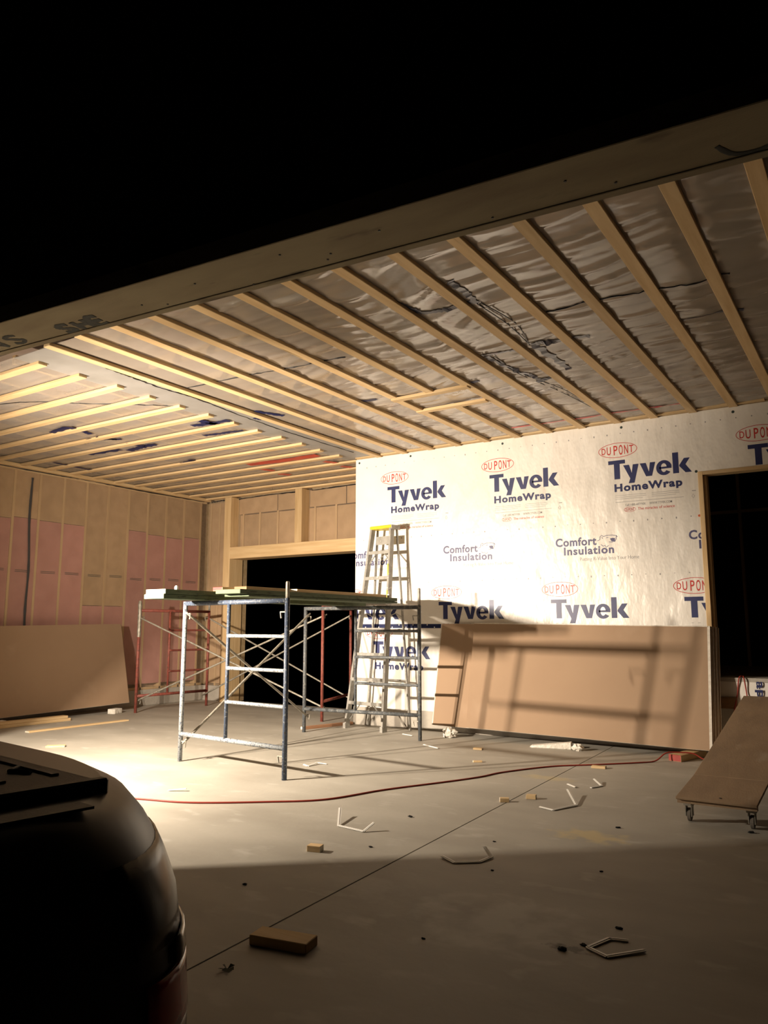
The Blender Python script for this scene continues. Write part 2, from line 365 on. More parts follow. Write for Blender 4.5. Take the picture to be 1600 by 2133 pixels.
for dx in (0, .03):      # loose wires along a strap
    MB().tube(smooth_path([(-2.36+dx,4.9,3.668),(-2.33+dx*2,5.4,3.668),(-2.36,5.9,3.668)],6), .005, 5).build('loose_wire', m_black, ceil)
    MB().tube(smooth_path([(-2.76+dx,6.0,3.668),(-2.73+dx,6.6,3.668),(-2.60+dx*2,7.3,3.668),(-2.5,8.2,3.670)],6), .004, 5).build('loose_wire', m_black, ceil)

# ---- deep header over the opening, seen from below, and the unlit front wall above it
A = Vector((-5.37,3.03,0)); B_ = Vector((-.268,3.431,0)); bd = (B_-A).normalized(); bn = Vector((-bd.y, bd.x, 0))
ZB, BDEP = 3.30, .385
p0 = A-bd*5.0; p1 = B_+bd*1.6; c = (p0+p1)/2; HL = (p1-p0).length/2
beam = MB().obox(c-bn*BDEP/2+Vector((0,0,ZB+.06)), bd*HL, bn*BDEP/2, (0,0,.06)).build('header_beam', m_beam, origin=c+Vector((0,0,ZB)), bevel=.004)
tag(beam, 'long weathered wooden header beam with dark spray-painted marks, above the garage opening', 'beam')
MB().obox(c-bn*.020+Vector((0,0,ZB-.004)), bd*HL, bn*.026, (0,0,.004)).build('inner_lip', m_beam, beam, bevel=.003)
wf = structure(MB().obox(c-bn*(BDEP-.06)+Vector((0,0,ZB+1.57)), bd*HL, bn*.05, (0,0,1.45)).build('wall_front', m_dark), 'unlit dark outside wall above the garage opening', 'wall')  # near-black material stands in for the lack of light up here
def bpt(s, t): return A+bd*s-bn*t+Vector((0,0,ZB-.002))      # t = distance out from the inner edge
def spray(pts, r):
    P = smooth_path([bpt(*p) for p in pts], 8); mb = MB()
    mb.tube(P, [r*random.uniform(.8,1.2) for _ in P], 7, squash=(1,1,.1)); mb.build('spray_mark', m_spray, beam)
def glyphs(s0, t0, w, h, strokes, r, skew=0):
    for st in strokes: spray([(s0+x*w+skew*y*h, t0+y*h) for x, y in st], r)
S_ = [[(.9,.9),(.5,1),(.15,.8),(.5,.5),(.85,.25),(.5,0),(.1,.12)]]
glyphs(.80, .05, .13, .12, S_, .023)
glyphs(.96, .05, .12, .12, [[(.1,1),(.1,0)],[(.9,1),(.9,0)],[(.1,.5),(.9,.5)]], .023)
glyphs(1.11, .05, .10, .12, [[(.9,1),(.1,1),(.1,0),(.9,0)],[(.1,.5),(.8,.5)]], .023)
glyphs(.30, .08, .15, .13, S_, .017)
glyphs(.08, .08, .16, .13, [[(.1,0),(.1,1)],[(.1,1),(.9,0)],[(.9,0),(.9,1)]], .017)
glyphs(4.93, .05, .30, .13, [[(0,.9),(.2,.2),(.55,.1),(.85,.5),(1,1)]], .013)
for s_, t_ in [(2.1,.22),(2.75,.27),(3.0,.15),(3.35,.24),(3.9,.08),(1.6,.15),(4.3,.22),(4.5,.1),(1.75,.08),(2.95,.10),(2.4,.05)]:
    MB().lathe(bpt(s_, t_), (0,0,-1), [(0,.007),(.003,.006)], 8).build('nail_head', m_black, beam)

# ---- left wall
wl = structure(MB().box(-10.86, -10.74, 3.3, 10.5, 0, 3.80).build('wall_left', m_osb), 'left garage wall with pink and tan insulation behind plastic film', 'wall')
BAY = .41; stud_y = [3.5+BAY*k for k in range(17)]
for y in stud_y:
    MB().box(-10.74, XL-.012, y-.019, y+.019, .26, 3.60).build('stud', m_stud, wl)
for i in range(len(stud_y)-1):
    y0, y1 = stud_y[i]+.021, stud_y[i+1]-.021; yc = (y0+y1)/2
    zb = 1.64 if 7.55 < yc < 8.45 else 2.90+random.uniform(-.03,.03)
    MB().box(-10.74, XL-.02+random.uniform(-.004,.004), y0, y1, zb+.004, 3.60).build('insulation_batt', m_tan, wl)
    MB().box(-10.74, XL-.016+random.uniform(-.004,.004), y0, y1, .36, zb-.004).build('insulation_batt', m_pink, wl)
    z = 2.10+random.uniform(-.02,.02)
    for dz in (0, .022): MB().box(XL-.006, XL-.004, yc-.12, yc+.12, z+dz, z+dz+.008).build('printed_mark', m_grey_print if 0 else m_black, wl)
MB().box(-10.74, XL-.012, 3.5, 10.2, 3.60, 3.66).build('top_plate', m_wy, wl)
MB().box(-10.74, XL-.012, 3.5, 10.2, .26, .30).build('bottom_plate', m_wy, wl)
MB().box(-10.74, XL+.03, 3.3, 10.2, 0, .26).build('foundation_curb', m_conc_wall, wl, bevel=.006)
MB().box(XL, XL+.0015, 3.4, YB, .22, 3.66).build('plastic_film', m_film_wall, wl)
def vstrip(pts, w, x):
    mb = MB()
    P = smooth_path([(x, p[0], p[1]) for p in pts], 8)
    mb.tube(P, [w*random.uniform(.8,1.2) for _ in P], 6, squash=(.12,1,1)); return mb
vstrip([(6.63,3.52),(6.62,2.9),(6.66,2.2),(6.65,1.6),(6.66,1.2)], .019, XL+.006).build('sealant_line', M('grey_sealant', (.055,.055,.06), .5), wl)
squig([(XL+.012,5.9,3.63),(XL+.012,7.0,3.625),(XL+.012,7.6,3.635),(XL+.012,8.6,3.62),(XL+.012,10.1,3.63)], .012, 'sealant_line', wl, .006)

# ---- back wall with its wide opening
wb = structure(MB().box(-10.74, -9.83, 10.36, 10.5, 0, 3.8).box(-9.83, -6.0, 10.36, 10.5, 2.75, 3.8).build('wall_back', m_osb), 'back wall framed around a wide open doorway into the night', 'wall')
YF = 10.02
for x in [-10.52, -10.30]: MB().box(x-.019, x+.019, YB+.012, 10.36, .26, 3.60).build('stud', m_stud, wb)
for x0, x1, z0, z1 in [(-10.58,-10.54,.3,3.6),(-10.50,-10.32,.3,3.6),(-10.28,-9.98,.3,3.6)]:
    MB().box(x0, x1, YB+.02, 10.36, z0, z1).build('insulation_batt', m_tan, wb)
for x in [-9.70,-9.30,-8.88,-8.45,-8.05,-7.60,-7.18,-6.75,-6.35]: MB().box(x-.019, x+.019, YB+.012, 10.36, 2.72, 3.34).build('stud', m_stud, wb)
xs = [-9.80,-9.70,-9.30,-8.88,-8.45,-8.05,-7.60,-7.18,-6.75,-6.35]
for a, b in zip(xs[:-1], xs[1:]): MB().box(a+.022, b-.022, YB+.022+random.uniform(0,.006), 10.36, 2.74, 3.32).build('insulation_batt', m_tan, wb)
for a, b in [(-9.8,-8.9),(-8.88,-8.32),(-8.16,-7.4),(-7.38,-6.2)]: MB().box(a, b, YB+.016, 10.36, 3.34, 3.63).build('insulation_batt', m_tan, wb)
MB().box(-10.58, -6.2, YB, YB+.0015, 2.72, 3.66).box(-10.58, -9.97, YB, YB+.0015, .22, 2.72).build('plastic_film', m_film_wall, wb)
MB().box(-9.97, -9.81, YF, 10.36, 0, 3.64).build('door_post', m_wz, wb, bevel=.004)
MB().box(-8.32, -8.17, YF, 10.36, 2.72, 3.64).build('door_post', m_wz, wb, bevel=.004)
MB().box(-9.81, -6.0, YF, 10.36, 2.51, 2.72).build('door_header', m_wx, wb, bevel=.004)
MB().box(-10.58, -9.97, YB-.02, 10.36, 0, .26).build('foundation_curb', m_conc_wall, wb)
for a, b in [(-10.5,-10.05),(-9.8,-8.40),(-8.10,-6.3)]:
    squig([(a,YB-.01,3.62),((a+b)/2,YB-.01,3.635),(b,YB-.01,3.625)], .010, 'sealant_line', wb, .008)

# ---- wrapped wall
wr = structure(MB().box(X0+.004, X1, YW+.004, YW+.14, .0, 3.80).box(X1, 1.5, YW+.004, YW+.14, 2.95, 3.80).box(X1, 1.5, YW+.004, YW+.14, 0, .74).box(-.55, 1.5, YW+.004, YW+.14, .74, 2.95)
               .box(X0+.004, X0+.14, YW+.14, 10.4, 0, 3.8).build('wall_right', m_osb), 'house wall sheathed in printed white house wrap, beside the doorway', 'wall')
MB().box(X0-.012, X1, YW-.022, YW+.004, 0, .235).build('foundation_curb', m_conc_wall, wr, bevel=.005)
MB().box(X1, 1.5, YW-.022, YW+.004, 0, .50).build('foundation_curb', m_conc_wall, wr, bevel=.005)
up = MB().box(X0, X1, YW-.003, YW, 1.30, 3.66).box(X1, 1.45, YW-.003, YW, 2.965, 3.66).box(-.555, 1.45, YW-.003, YW, .76, 2.965).box(X0, X0+.003, YW, 10.4, .24, 3.66).build('house_wrap', m_wrap, wr)
lowr = MB().box(X0, X1, YW-.002, YW+.001, .225, 1.31).build('house_wrap', m_wrap, wr)
flap = MB()
nx, nz = 26, 8
for i in range(nx+1):
    for k in range(nz+1):
        x = -1.52+i*2.6/nx; z = .47+k*.285/nz; flap.v.append((x, YW-.026-.012*math.sin(i*1.7+k*.6)*(1-k/nz)-.008*math.sin(i*.63), z))
for i in range(nx):
    for k in range(nz): a = i*(nz+1)+k; flap.f.append((a, a+nz+1, a+nz+2, a+1)); flap.mi.append(0)
flap = flap.build('house_wrap', m_wrap, wr, smooth=True)
MB().box(X1, -.5, YW-.035, YW+.30, .742, .785).build('door_sill', m_conc_wall, wr, bevel=.004)
MB().box(X1-.005, X1+.045, YW-.012, YW+.14, .785, 2.985).build('door_jamb', m_wz, wr, bevel=.003)
MB().box(X1+.045, X1+.075, YW+.03, YW+.14, .785, 2.94).build('door_jamb', m_wz, wr, bevel=.003)
MB().box(X1+.045, 1.4, YW-.012, YW+.14, 2.945, 2.985).build('door_head', m_wx, wr, bevel=.003)
MB().box(-1.58, -1.36, YW-.06, YW-.03, .47, .585).build('nailer_block', wood('dark_block', (.22,.12,.05), (.16,.085,.035), 0), wr, bevel=.003)
# joint tape with white cap nails
jt = MB().box(X0, -4.6, YW-.005, YW-.003, 1.288, 1.342).build('seam_tape', m_tape_blue, wr)
for k in range(13):
    MB().lathe((-6.12+k*.108, YW-.005, 1.300 if k % 2 else 1.330), (0,-1,0), [(0,.0085),(.003,.007)], 10).build('cap_nail', m_white, jt)
for x, z in [(-6.13,3.61),(-5.28,3.61),(-3.92,3.605),(-2.42,3.60),(-1.22,3.60),(-1.63,2.99)]:
    MB().lathe((x, YW-.003, z), (0,-1,0), [(0,.016),(.004,.013)], 10).build('cap_nail', m_cap, up)
MB().lathe((-1.625, YW-.003, 2.50), (0,-1,0), [(0,.014),(.004,.011)], 10).build('cap_nail', M('cap_orange', (.6,.13,.04), .5), up)
mb = MB()
for z, x0, dx in [(3.53,-6.0,.155),(2.50,-6.05,.155),(1.885,-6.1,.155)]:
    x = x0
    while x < (1.0 if z > 3 else -1.7):
        mb.box(x-.006, x+.006, YW-.0045, YW-.003, z-.006+random.uniform(-.008,.008), z+.006); x += dx
st = mb.build('print_dots', m_grey_print, up); st['kind'] = 'stuff'

# ---- printed lettering (flat meshes on the wrap)
def text_mesh(s, bold=0.0, space=1.0):
    cu = bpy.data.curves.new('t', 'FONT'); cu.body = s; cu.size = 1; cu.offset = bold; cu.space_character = space; cu.resolution_u = 3
    ob = bpy.data.objects.new('t', cu); COL.objects.link(ob)
    dg = bpy.context.evaluated_depsgraph_get(); me = bpy.data.meshes.new_from_object(ob.evaluated_get(dg))
    V = np.array([v.co for v in me.vertices])[:, :2]; F = [tuple(p.vertices) for p in me.polygons]
    bpy.data.objects.remove(ob); bpy.data.curves.remove(cu); bpy.data.meshes.remove(me)
    return V, F
_tc = {}
def glyph(s, bold=0, space=1.0, desc=None):
    """unit glyph run: x in 0..1, y 0 = baseline, 1 = cap height; desc = depth of descender kept"""
    k = (s, bold, space, desc)
    if k in _tc: return _tc[k]
    V, F = text_mesh(s, bold, space)
    capV, _ = text_mesh('H', bold); cap = capV[:,1].max(); b0 = capV[:,1].min()
    V = V.copy(); V[:,0] = (V[:,0]-V[:,0].min())/(V[:,0].max()-V[:,0].min()); V[:,1] = (V[:,1]-b0)/(cap-b0)
    if desc is not None and V[:,1].min() < -.02:
        k2 = desc/(-V[:,1].min()); V[:,1] = np.where(V[:,1] < 0, V[:,1]*k2, V[:,1])
    _tc[k] = (V, F); return _tc[k]
class Print:
    def __init__(s, y): s.v = []; s.f = []; s.y = y
    def poly(s, pts): o = len(s.v); s.v += [(p[0], s.y, p[1]) for p in pts]; s.f.append(tuple(range(o, o+len(pts))))
    def text(s, t, x0, x1, zb, cap, bold=0, space=1.0, desc=None):
        V, F = glyph(t, bold, space, desc); o = len(s.v)
        s.v += [(x0+(x1-x0)*v[0], s.y, zb+cap*v[1]) for v in V]; s.f += [tuple(i+o for i in f) for f in F]
    def stroke(s, pts, w, closed=False):
        n = len(pts); L_ = []
        for i in range(n):
            a = Vector(pts[(i-1) % n] if closed or i > 0 else pts[i]); b = Vector(pts[(i+1) % n] if closed or i < n-1 else pts[i])
            t = (b-a).normalized(); q = Vector((-t.y, t.x))*w/2; p = Vector(pts[i]); L_.append((p+q, p-q))
        for i in range(n if closed else n-1):
            a, b = L_[i]; c_, d = L_[(i+1) % n]; s.poly([a, b, d, c_])
    def build(s, name, mat, parent, xlo=-99, xhi=99, zlo=-99, zhi=99):
        if not s.v: return None
        me = bpy.data.meshes.new(name); me.from_pydata(s.v, [], s.f); bm = bmesh.new(); bm.from_mesh(me)
        for co, no in (((xlo,0,0),(-1,0,0)), ((xhi,0,0),(1,0,0)), ((0,0,zlo),(0,0,-1)), ((0,0,zhi),(0,0,1))):
            bmesh.ops.bisect_plane(bm, geom=bm.verts[:]+bm.edges[:]+bm.faces[:], plane_co=co, plane_no=no, clear_outer=True)
        for f in bm.faces:
            if f.normal.y > 0: f.normal_flip()
        bmesh.ops.translate(bm, verts=bm.verts, vec=-BASE[parent.name])
        if not bm.faces: bm.free(); return None
        bm.to_mesh(me); bm.free(); me.materials.append(mat)
        o = bpy.data.objects.new(name, me); COL.objects.link(o); o.parent = parent; BASE[o.name] = BASE[parent.name]; return o
def tyvek(P, x0, w, zb, cap):
    def q(px, h): return (x0+(px-175)/1165*w, zb+h*cap)
    for poly in ([(175,1),(422,1),(422,.80),(175,.80)], [(258,.80),(342,.80),(342,0),(258,0)],
                 [(393,.70),(478,.70),(513,.25),(488,-.02)], [(533,.70),(616,.70),(546,-.27),(462,-.27),(488,-.02),(513,.25)],
                 [(633,.70),(718,.70),(757,.22),(757,0),(715,0)], [(776,.70),(852,.70),(798,0),(757,0),(757,.22)],
                 [(1090,1.06),(1170,1.06),(1170,0),(1090,0)], [(1178,.40),(1245,.73),(1324,.73),(1262,.41),(1178,.34)], [(1178,.34),(1262,.41),(1342,0),(1258,0)],
                 [(905,.40),(1072,.40),(1072,.30),(905,.30)]):
        P.poly([q(*p) for p in poly])
    n = 36
    for i in range(n):
        a, b = [math.radians(8+(322-8)*k/n) for k in (i, i+1)]
        P.poly([q(968+108*math.cos(a), .35+.385*math.sin(a)), q(968+108*math.cos(b), .35+.385*math.sin(b)), q(966+40*math.cos(b), .35+.225*math.sin(b)), q(966+40*math.cos(a), .35+.225*math.sin(a))])
def ell(cx, cz, rx, rz, n=40): return [(cx+rx*math.cos(2*math.pi*i/n), cz+rz*math.sin(2*math.pi*i/n)) for i in range(n)]
def logo(ox, oz, sheet, y, small=True, zlo=-99, xlo=X0+.002, xhi=X1-.008, sc=1.0):
    r = Print(y); r.stroke(ell(ox, oz, .221*sc, .085*sc), .006, True)
    # narrow capitals arched to follow the oval
    for ch, a, b, hh in [('D',-.186,-.140,.076),('U',-.126,-.078,.096),('P',-.046,-.002,.112),('O',.014,.060,.116),('N',.076,.121,.106),('T',.134,.182,.086)]:
        r.text(ch, ox+a*sc, ox+b*sc, oz-hh*sc/2, hh*sc, .008)
    n = Print(y); tyvek(n, ox-.115*sc, .915*sc, oz-.342*sc, .222*sc)
    n.text('HomeWrap', ox-.055*sc, ox+.695*sc, oz-.49*sc, .092*sc, .042, 1.16, .22)
    g_ = Print(y)
    if small:
        g_.stroke([(ox-.05, oz-.613), (ox+.70, oz-.613)], .004)
        for k in range(3):
            for a, b in ((-.05,.30),(.36,.66)): g_.stroke([(ox+a, oz-.535-.021*k), (ox+b-.04*(k == 2), oz-.535-.021*k)], .0035)
        g_.text('Call 1-800-44TYVEK', ox+.06, ox+.29, oz-.665, .026, .004); g_.text('WWW.TYVEK.COM', ox+.33, ox+.575, oz-.665, .026, .004)
        g_.stroke([(ox+.79, oz-.555), (ox+.83, oz-.555)], .008)
        g_.stroke([(ox+.785, oz-.615), (ox+.80, oz-.59), (ox+.815, oz-.615), (ox+.80, oz-.635)], .004, True)
        r.stroke(ell(ox+.11, oz-.705, .065, .028, 24), .003, True); r.text('DUPONT', ox+.06, ox+.16, oz-.722, .034, -.004)
        r.text('The miracles of science', ox+.20, ox+.60, oz-.718, .030, .002)
    o = r.build('oval_logo', m_red, sheet, xlo, xhi, zlo)
    if o: o['label'] = 'red printed oval emblem with narrow capitals'
    o = n.build('brand_lettering', m_navy, sheet, xlo, xhi, zlo)
    if o: o['label'] = 'bold navy printed lettering'
    g_.build('small_print', m_grey_print, sheet, xlo, xhi, zlo)
def slogan(ox, oz, sheet, y, xlo=X0+.002, xhi=X1-.008):
    n = Print(y); n.text('Comfort', ox, ox+.495, oz, .100, .030, 1.10); n.text('Insulation', ox+.10, ox+.695, oz-.105, .095, .030, 1.12)
    def q(cx_, cy_): return (ox+(cx_-200)/6.667*.0057, oz+(320-.05*(cx_-200)-cy_)/6.667*.0056)
    for S in ([(790,235),(825,222),(832,180),(850,160),(880,176),(930,160),(1000,156),(1050,164),(1068,184)], [(855,182),(866,206)], [(915,196),(945,188)], [(1050,166),(1046,214),(1030,246)],
              [(840,288),(870,310),(895,298),(908,328),(942,300)], [(950,252),(1000,254)]): n.stroke([q(*p) for p in S], .006)
    n.poly([q(965,205), q(1000,196), q(1032,200), q(1028,250), q(985,244)])
    n.build('slogan_lettering', m_navy_soft, sheet, xlo, xhi)
    g_ = Print(y); g_.text('Putting R-Value Into Your Home', ox+.293, ox+.975, oz-.178, .040, -.006); g_.build('small_print', m_grey_print, sheet, xlo, xhi)
Y1 = YW-.0045
for k, ox in enumerate([-5.54,-3.995,-2.475,-.985]):
    logo(ox, 3.335, up, Y1, xhi=X1-.008 if k < 3 else 1.4, zlo=-99 if k < 3 else 2.992, small=k < 3)
for ox in (-6.32,-4.79,-3.262,-1.745): slogan(ox, 2.246, up, Y1)
for ox in (-6.275,-4.752,-3.23,-1.715): logo(ox, 1.745, up, Y1, small=False, zlo=1.345)
logo(-5.80, 1.232, lowr, YW-.0035, small=False); logo(-4.28, 1.232, lowr, YW-.0035, small=False)
# the sideways scrap of wrap lettering under the doorway: reads downward
def sideways(t, x0, ztop, h, w, y, par):
    V, F = glyph(t, .022, 1.05, .22); P = Print(y)
    P.v = [(x0+h*v[1], y, ztop-w*v[0]) for v in V]; P.f = F; P.build('brand_lettering', m_navy, par, zhi=.752)
sideways('rap', -1.172, .835, .082, .25, YW-.050, flap)

# ---- dark room behind the doorway: floor, a plate and a stud
hf = structure(MB().box(-3.2, 1.5, YW+.142, 12.5, .68, .74).build('floor', m_osb), 'dark house floor beyond the raised doorway', 'floor')
wi = structure(MB().box(-3.2, 1.5, 12.5, 12.6, .74, 3.7).build('wall_inner', m_dark), 'unlit wall of the room beyond the doorway', 'wall')  # room's darkness painted in with a near-black colour
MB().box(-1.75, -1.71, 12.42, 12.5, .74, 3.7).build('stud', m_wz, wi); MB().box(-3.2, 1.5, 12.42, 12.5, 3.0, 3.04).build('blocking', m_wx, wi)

# ------------------------------------------------------------------ work light (real lamp, just outside the frame on the left)
def work_light():
    t = empty('work_light', (LAMP.x, LAMP.y, 0)); tag(t, 'twin-headed tripod work light standing beside the truck, just outside the left edge', 'work light')
    base = Vector((LAMP.x, LAMP.y, 0)); u = Vector((1,0,0))
    MB().tube([base+Vector((0,0,.25)), base+Vector((0,-.10,1.80))], .014, 10).build('pole', m_stand, t)
    for k in range(3):
        a = k*2.094+.4; v = Vector((math.cos(a), math.sin(a), 0))
        MB().tube([base+Vector((0,-.03,.72)), base+v*.40+Vector((0,0,.01))], .010, 8).build('leg', m_stand, t)
    MB().tube([base+u*-.22+Vector((0,-.10,1.80)), base+u*.22+Vector((0,-.10,1.80))], .012, 8).build('crossbar', m_stand, t)
    # heads: offset, tilt down, yaw, power, emitter width, spread, recess, cut-off angles left, right, up and down
    for off, tilt, yaw, power, sx, spr, rec, gl, gr, gv in ((.145, math.radians(48.8), 0, POWER_DOWN, .014, 158, .15, 41, 59.7, 53), (-.165, math.radians(-8), math.radians(9), POWER_FLAT, .07, 140, .07, 52, 60, 42)):
        c = LAMP+Vector((off,0,0)); u = Vector((math.cos(yaw), -math.sin(yaw), 0)); f = Vector((math.sin(yaw), math.cos(yaw), 0))
        a = f*math.cos(tilt)-Vector((0,0,1))*math.sin(tilt); w = a.cross(u).normalized()
        wl_, wr_, hh = [rec*math.tan(math.radians(g_)) for g_ in (gl, gr, gv)]; dep, th = .03, .002; um = u*(wr_-wl_)/2; hw = (wl_+wr_)/2
        hd = MB().obox(c+um-a*dep, u*hw, w*hh, a*th)
        hd.obox(c-u*(wl_+th)+a*(rec-dep)/2, u*th, w*(hh+2*th), a*((dep+rec)/2)); hd.obox(c+u*(wr_+th)+a*(rec-dep)/2, u*th, w*(hh+2*th), a*((dep+rec)/2))
        for s in (-1, 1): hd.obox(c+um+w*s*(hh+th)+a*(rec-dep)/2, u*(hw+2*th), w*th, a*((dep+rec)/2))
        hd = hd.build('lamp_head', m_lampblack, t)
        MB().tube([c-a*dep, Vector((c.x, LAMP.y-.10, 1.80))], .008, 6).build('bracket', m_stand, hd)
        ld = bpy.data.lights.new('halogen', 'AREA'); ld.shape = 'RECTANGLE'; ld.size = sx; ld.size_y = .10; ld.spread = math.radians(spr); ld.energy = power; ld.color = LAMP_COL
        lo = bpy.data.objects.new('halogen', ld); COL.objects.link(lo)
        lo.matrix_world = Matrix.Translation(c) @ Matrix((u, (-a).cross(u), -a)).transposed().to_4x4()
    return t
work_light()

# ------------------------------------------------------------------ scaffold towers
def lerp(a, b, t): return Vector(a)*(1-t)+Vector(b)*t
def end_frame(root, P, Q, mats, zs, inner=.46, pinQ=.17, pinP=0.0, rung_z=(1.22,.92,.61)):
    """P,Q foot points; zs = (bottom bar, top bar)"""
    P = Vector((*P, 0)); Q = Vector((*Q, 0)); Z = Vector((0,0,1)); m, m2 = mats
    zb, zt = zs
    fr = MB().tube([P+Z*zt, Q+Z*zt], .0235, 10).build('end_frame', m, root, smooth=True)
    for pt, mm, pin in ((P, m2, pinP), (Q, m, pinQ)):
        MB().tube([pt, pt+Z*(zt+.02)], .0225, 12).build('leg', mm, fr, smooth=True)
        if pin:
            MB().tube([pt+Z*(zt+.02), pt+Z*(zt+pin-.01), pt+Z*(zt+pin)], [.0175,.0175,.014], 10).build('coupling_pin', m_galv, fr, smooth=True)
        for z in (zt-.10, zb-.07):
            q = (Q-P).normalized()*(1 if pt is P else -1)
            e = pt+Z*z
            MB().tube([e+q*.02, e+q*.085, e+q*.075-Z*.055], .008, 6).build('brace_lock', m_galv, fr)
    I = lerp(P, Q, inner or .5)
    MB().tube([P+Z*zb, Q+Z*zb], .022, 10).build('bottom_bar', m2, fr, smooth=True)
    if inner: MB().tube([I+Z*zb, I+Z*zt], .018, 10).build('inner_post', m, fr, smooth=True)
    for z in rung_z:
        MB().tube([I+Z*z, lerp(I, Q, .06)+Z*z, lerp(I, Q, .94)+Z*z, Q+Z*z], [.022,.0165,.0165,.022], 10).build('rung', m2, fr, smooth=True)
    return fr
def brace(root, a, b, off=Vector((0,0,0)), m=m_galv):
    a, b = Vector(a)+off, Vector(b)+off; d = (b-a).normalized()
    MB().tube([a-d*.03, a+d*.05, b-d*.05, b+d*.03], [.010,.0135,.0135,.010], 8).build('cross_brace', m, root, smooth=True)
# blue tower carrying the planks
FP, FQ, RP, RQ = (-5.935,5.460), (-4.463,5.296), (-6.250,7.780), (-4.654,7.933)
tw = empty('scaffold_tower', (-5.3, 6.6, 0))
tag(tw, 'worn blue steel scaffold tower holding up green planks', 'scaffold')
end_frame(tw, FP, FQ, (m_blue, m_blue_worn), (.262, 1.535))
end_frame(tw, RP, RQ, (m_greypipe, m_greypipe), (.285, 1.535), rung_z=(1.255,.94,.625), pinQ=.225)
brace(tw, (*FP,1.43), (*RP,.20), Vector((.045,0,0))); brace(tw, (*FP,.19), (*RP,1.46), Vector((.055,0,0)))
# red tower behind it
GP, GQ, HP, HQ = (-9.80,8.08), (-9.69,9.45), (-6.73,8.77), (-7.12,10.0)
tr = empty('scaffold_tower', (-8.4, 9.0, 0))
tag(tr, 'rusty red steel scaffold tower standing empty in front of the back doorway', 'scaffold')
end_frame(tr, GP, GQ, (m_redsteel, m_redsteel), (.25, 1.56), rung_z=(1.25,.93,.60), pinP=.12, inner=.42)
end_frame(tr, HP, HQ, (m_redsteel, m_redsteel), (.27, 1.58), rung_z=(), pinQ=.0, inner=None)
MB().lathe((GP[0],GP[1],1.15), (0,0,1), [(0,.026),(.08,.030),(.16,.027),(.30,.031),(.42,.028),(.50,.034),(.56,.022)], 10).build('tape_wrap', m_galv, tr)
brace(tr, (*GP,1.45), (*HP,.20)); brace(tr, (*GP,.19), (*HP,1.47), Vector((0,.05,0)))
brace(tr, (*GQ,1.45), (*HQ,.20)); brace(tr, (*GQ,.19), (*HQ,1.47), Vector((0,-.05,0)))

# planks on the blue tower
def plank(x0, x1, y0, y1, z0, z1, mats, label, cat='plank', name='scaffold_plank', group=None, skew=0):
    mb = MB(); c = Vector(((x0+x1)/2,(y0+y1)/2,(z0+z1)/2)); s = Vector((math.sin(skew), math.cos(skew), 0)); q = Vector((math.cos(skew), -math.sin(skew), 0))
    mb.obox(c, q*(x1-x0)/2, s*(y1-y0)/2, Vector((0,0,(z1-z0)/2)), mis=[0,0,1,0,1,0])
    o = mb.build(name, mats, bevel=.003); return tag(o, label, cat, group)
G = 'green planks decking the scaffold'
plank(-5.83,-5.56,4.86,8.12,1.562,1.605,[m_green,m_paleend],'lower green plank of the pair jutting out at the left of the scaffold deck',group=G,skew=.01)
plank(-5.83,-5.56,4.87,8.15,1.607,1.650,[m_green,m_paleend],'upper green plank of the pair jutting out at the left of the scaffold deck',group=G,skew=.004)
plank(-5.38,-5.06,5.44,8.10,1.590,1.612,[m_green,m_green],'thin green plank underneath the pale-ended plank on the scaffold',group=G)
plank(-5.37,-5.05,5.31,8.08,1.614,1.655,[m_green,m_greenend],'green plank with a pale green end in the middle of the scaffold deck',group=G)
LW = 'lumber lying on the scaffold planks'
plank(-5.55,-5.42,5.45,7.9,1.652,1.690,[m_wy,M('dimmed_red_end', (.17,.016,.011), .6, (.14,.013,.010), scale=15)],'brown board with a bright red painted end on the scaffold deck',name='lumber_board',cat='board',group=LW)  # red end coloured darker, as if shaded from the lamp
plank(-5.36,-5.20,5.55,7.9,1.657,1.695,[m_wy,wood('dimmed_orange_end',(.17,.08,.028),(.14,.064,.022),0)],'board with an orange-tan sawn end on the scaffold deck',name='lumber_board',cat='board',group=LW)  # sawn end colour lowered in place of shade
plank(-5.17,-5.08,6.18,7.88,1.657,1.690,[m_wy,m_paleend],'slim spruce board with a pale end at the far right of the deck',name='lumber_board',cat='board',group=LW)
cup = MB().lathe((-5.70,5.12,1.650), (0,0,1), [(0,.018),(.03,.020),(.045,.010)], 10).build('glue_cap', m_white); tag(cup, 'tiny white plastic cap on the left green planks', 'cap')
cl = empty('clamp', (-5.10,7.96,1.655)); tag(cl, 'small grey metal screw clamp at the far end of the deck', 'clamp')
MB().box(-5.115,-5.085,7.945,7.975,1.655,1.70).build('clamp_body', m_galv, cl); MB().tube([(-5.10,7.96,1.70),(-5.10,7.96,1.745)], .006, 6).build('screw', m_galv, cl)

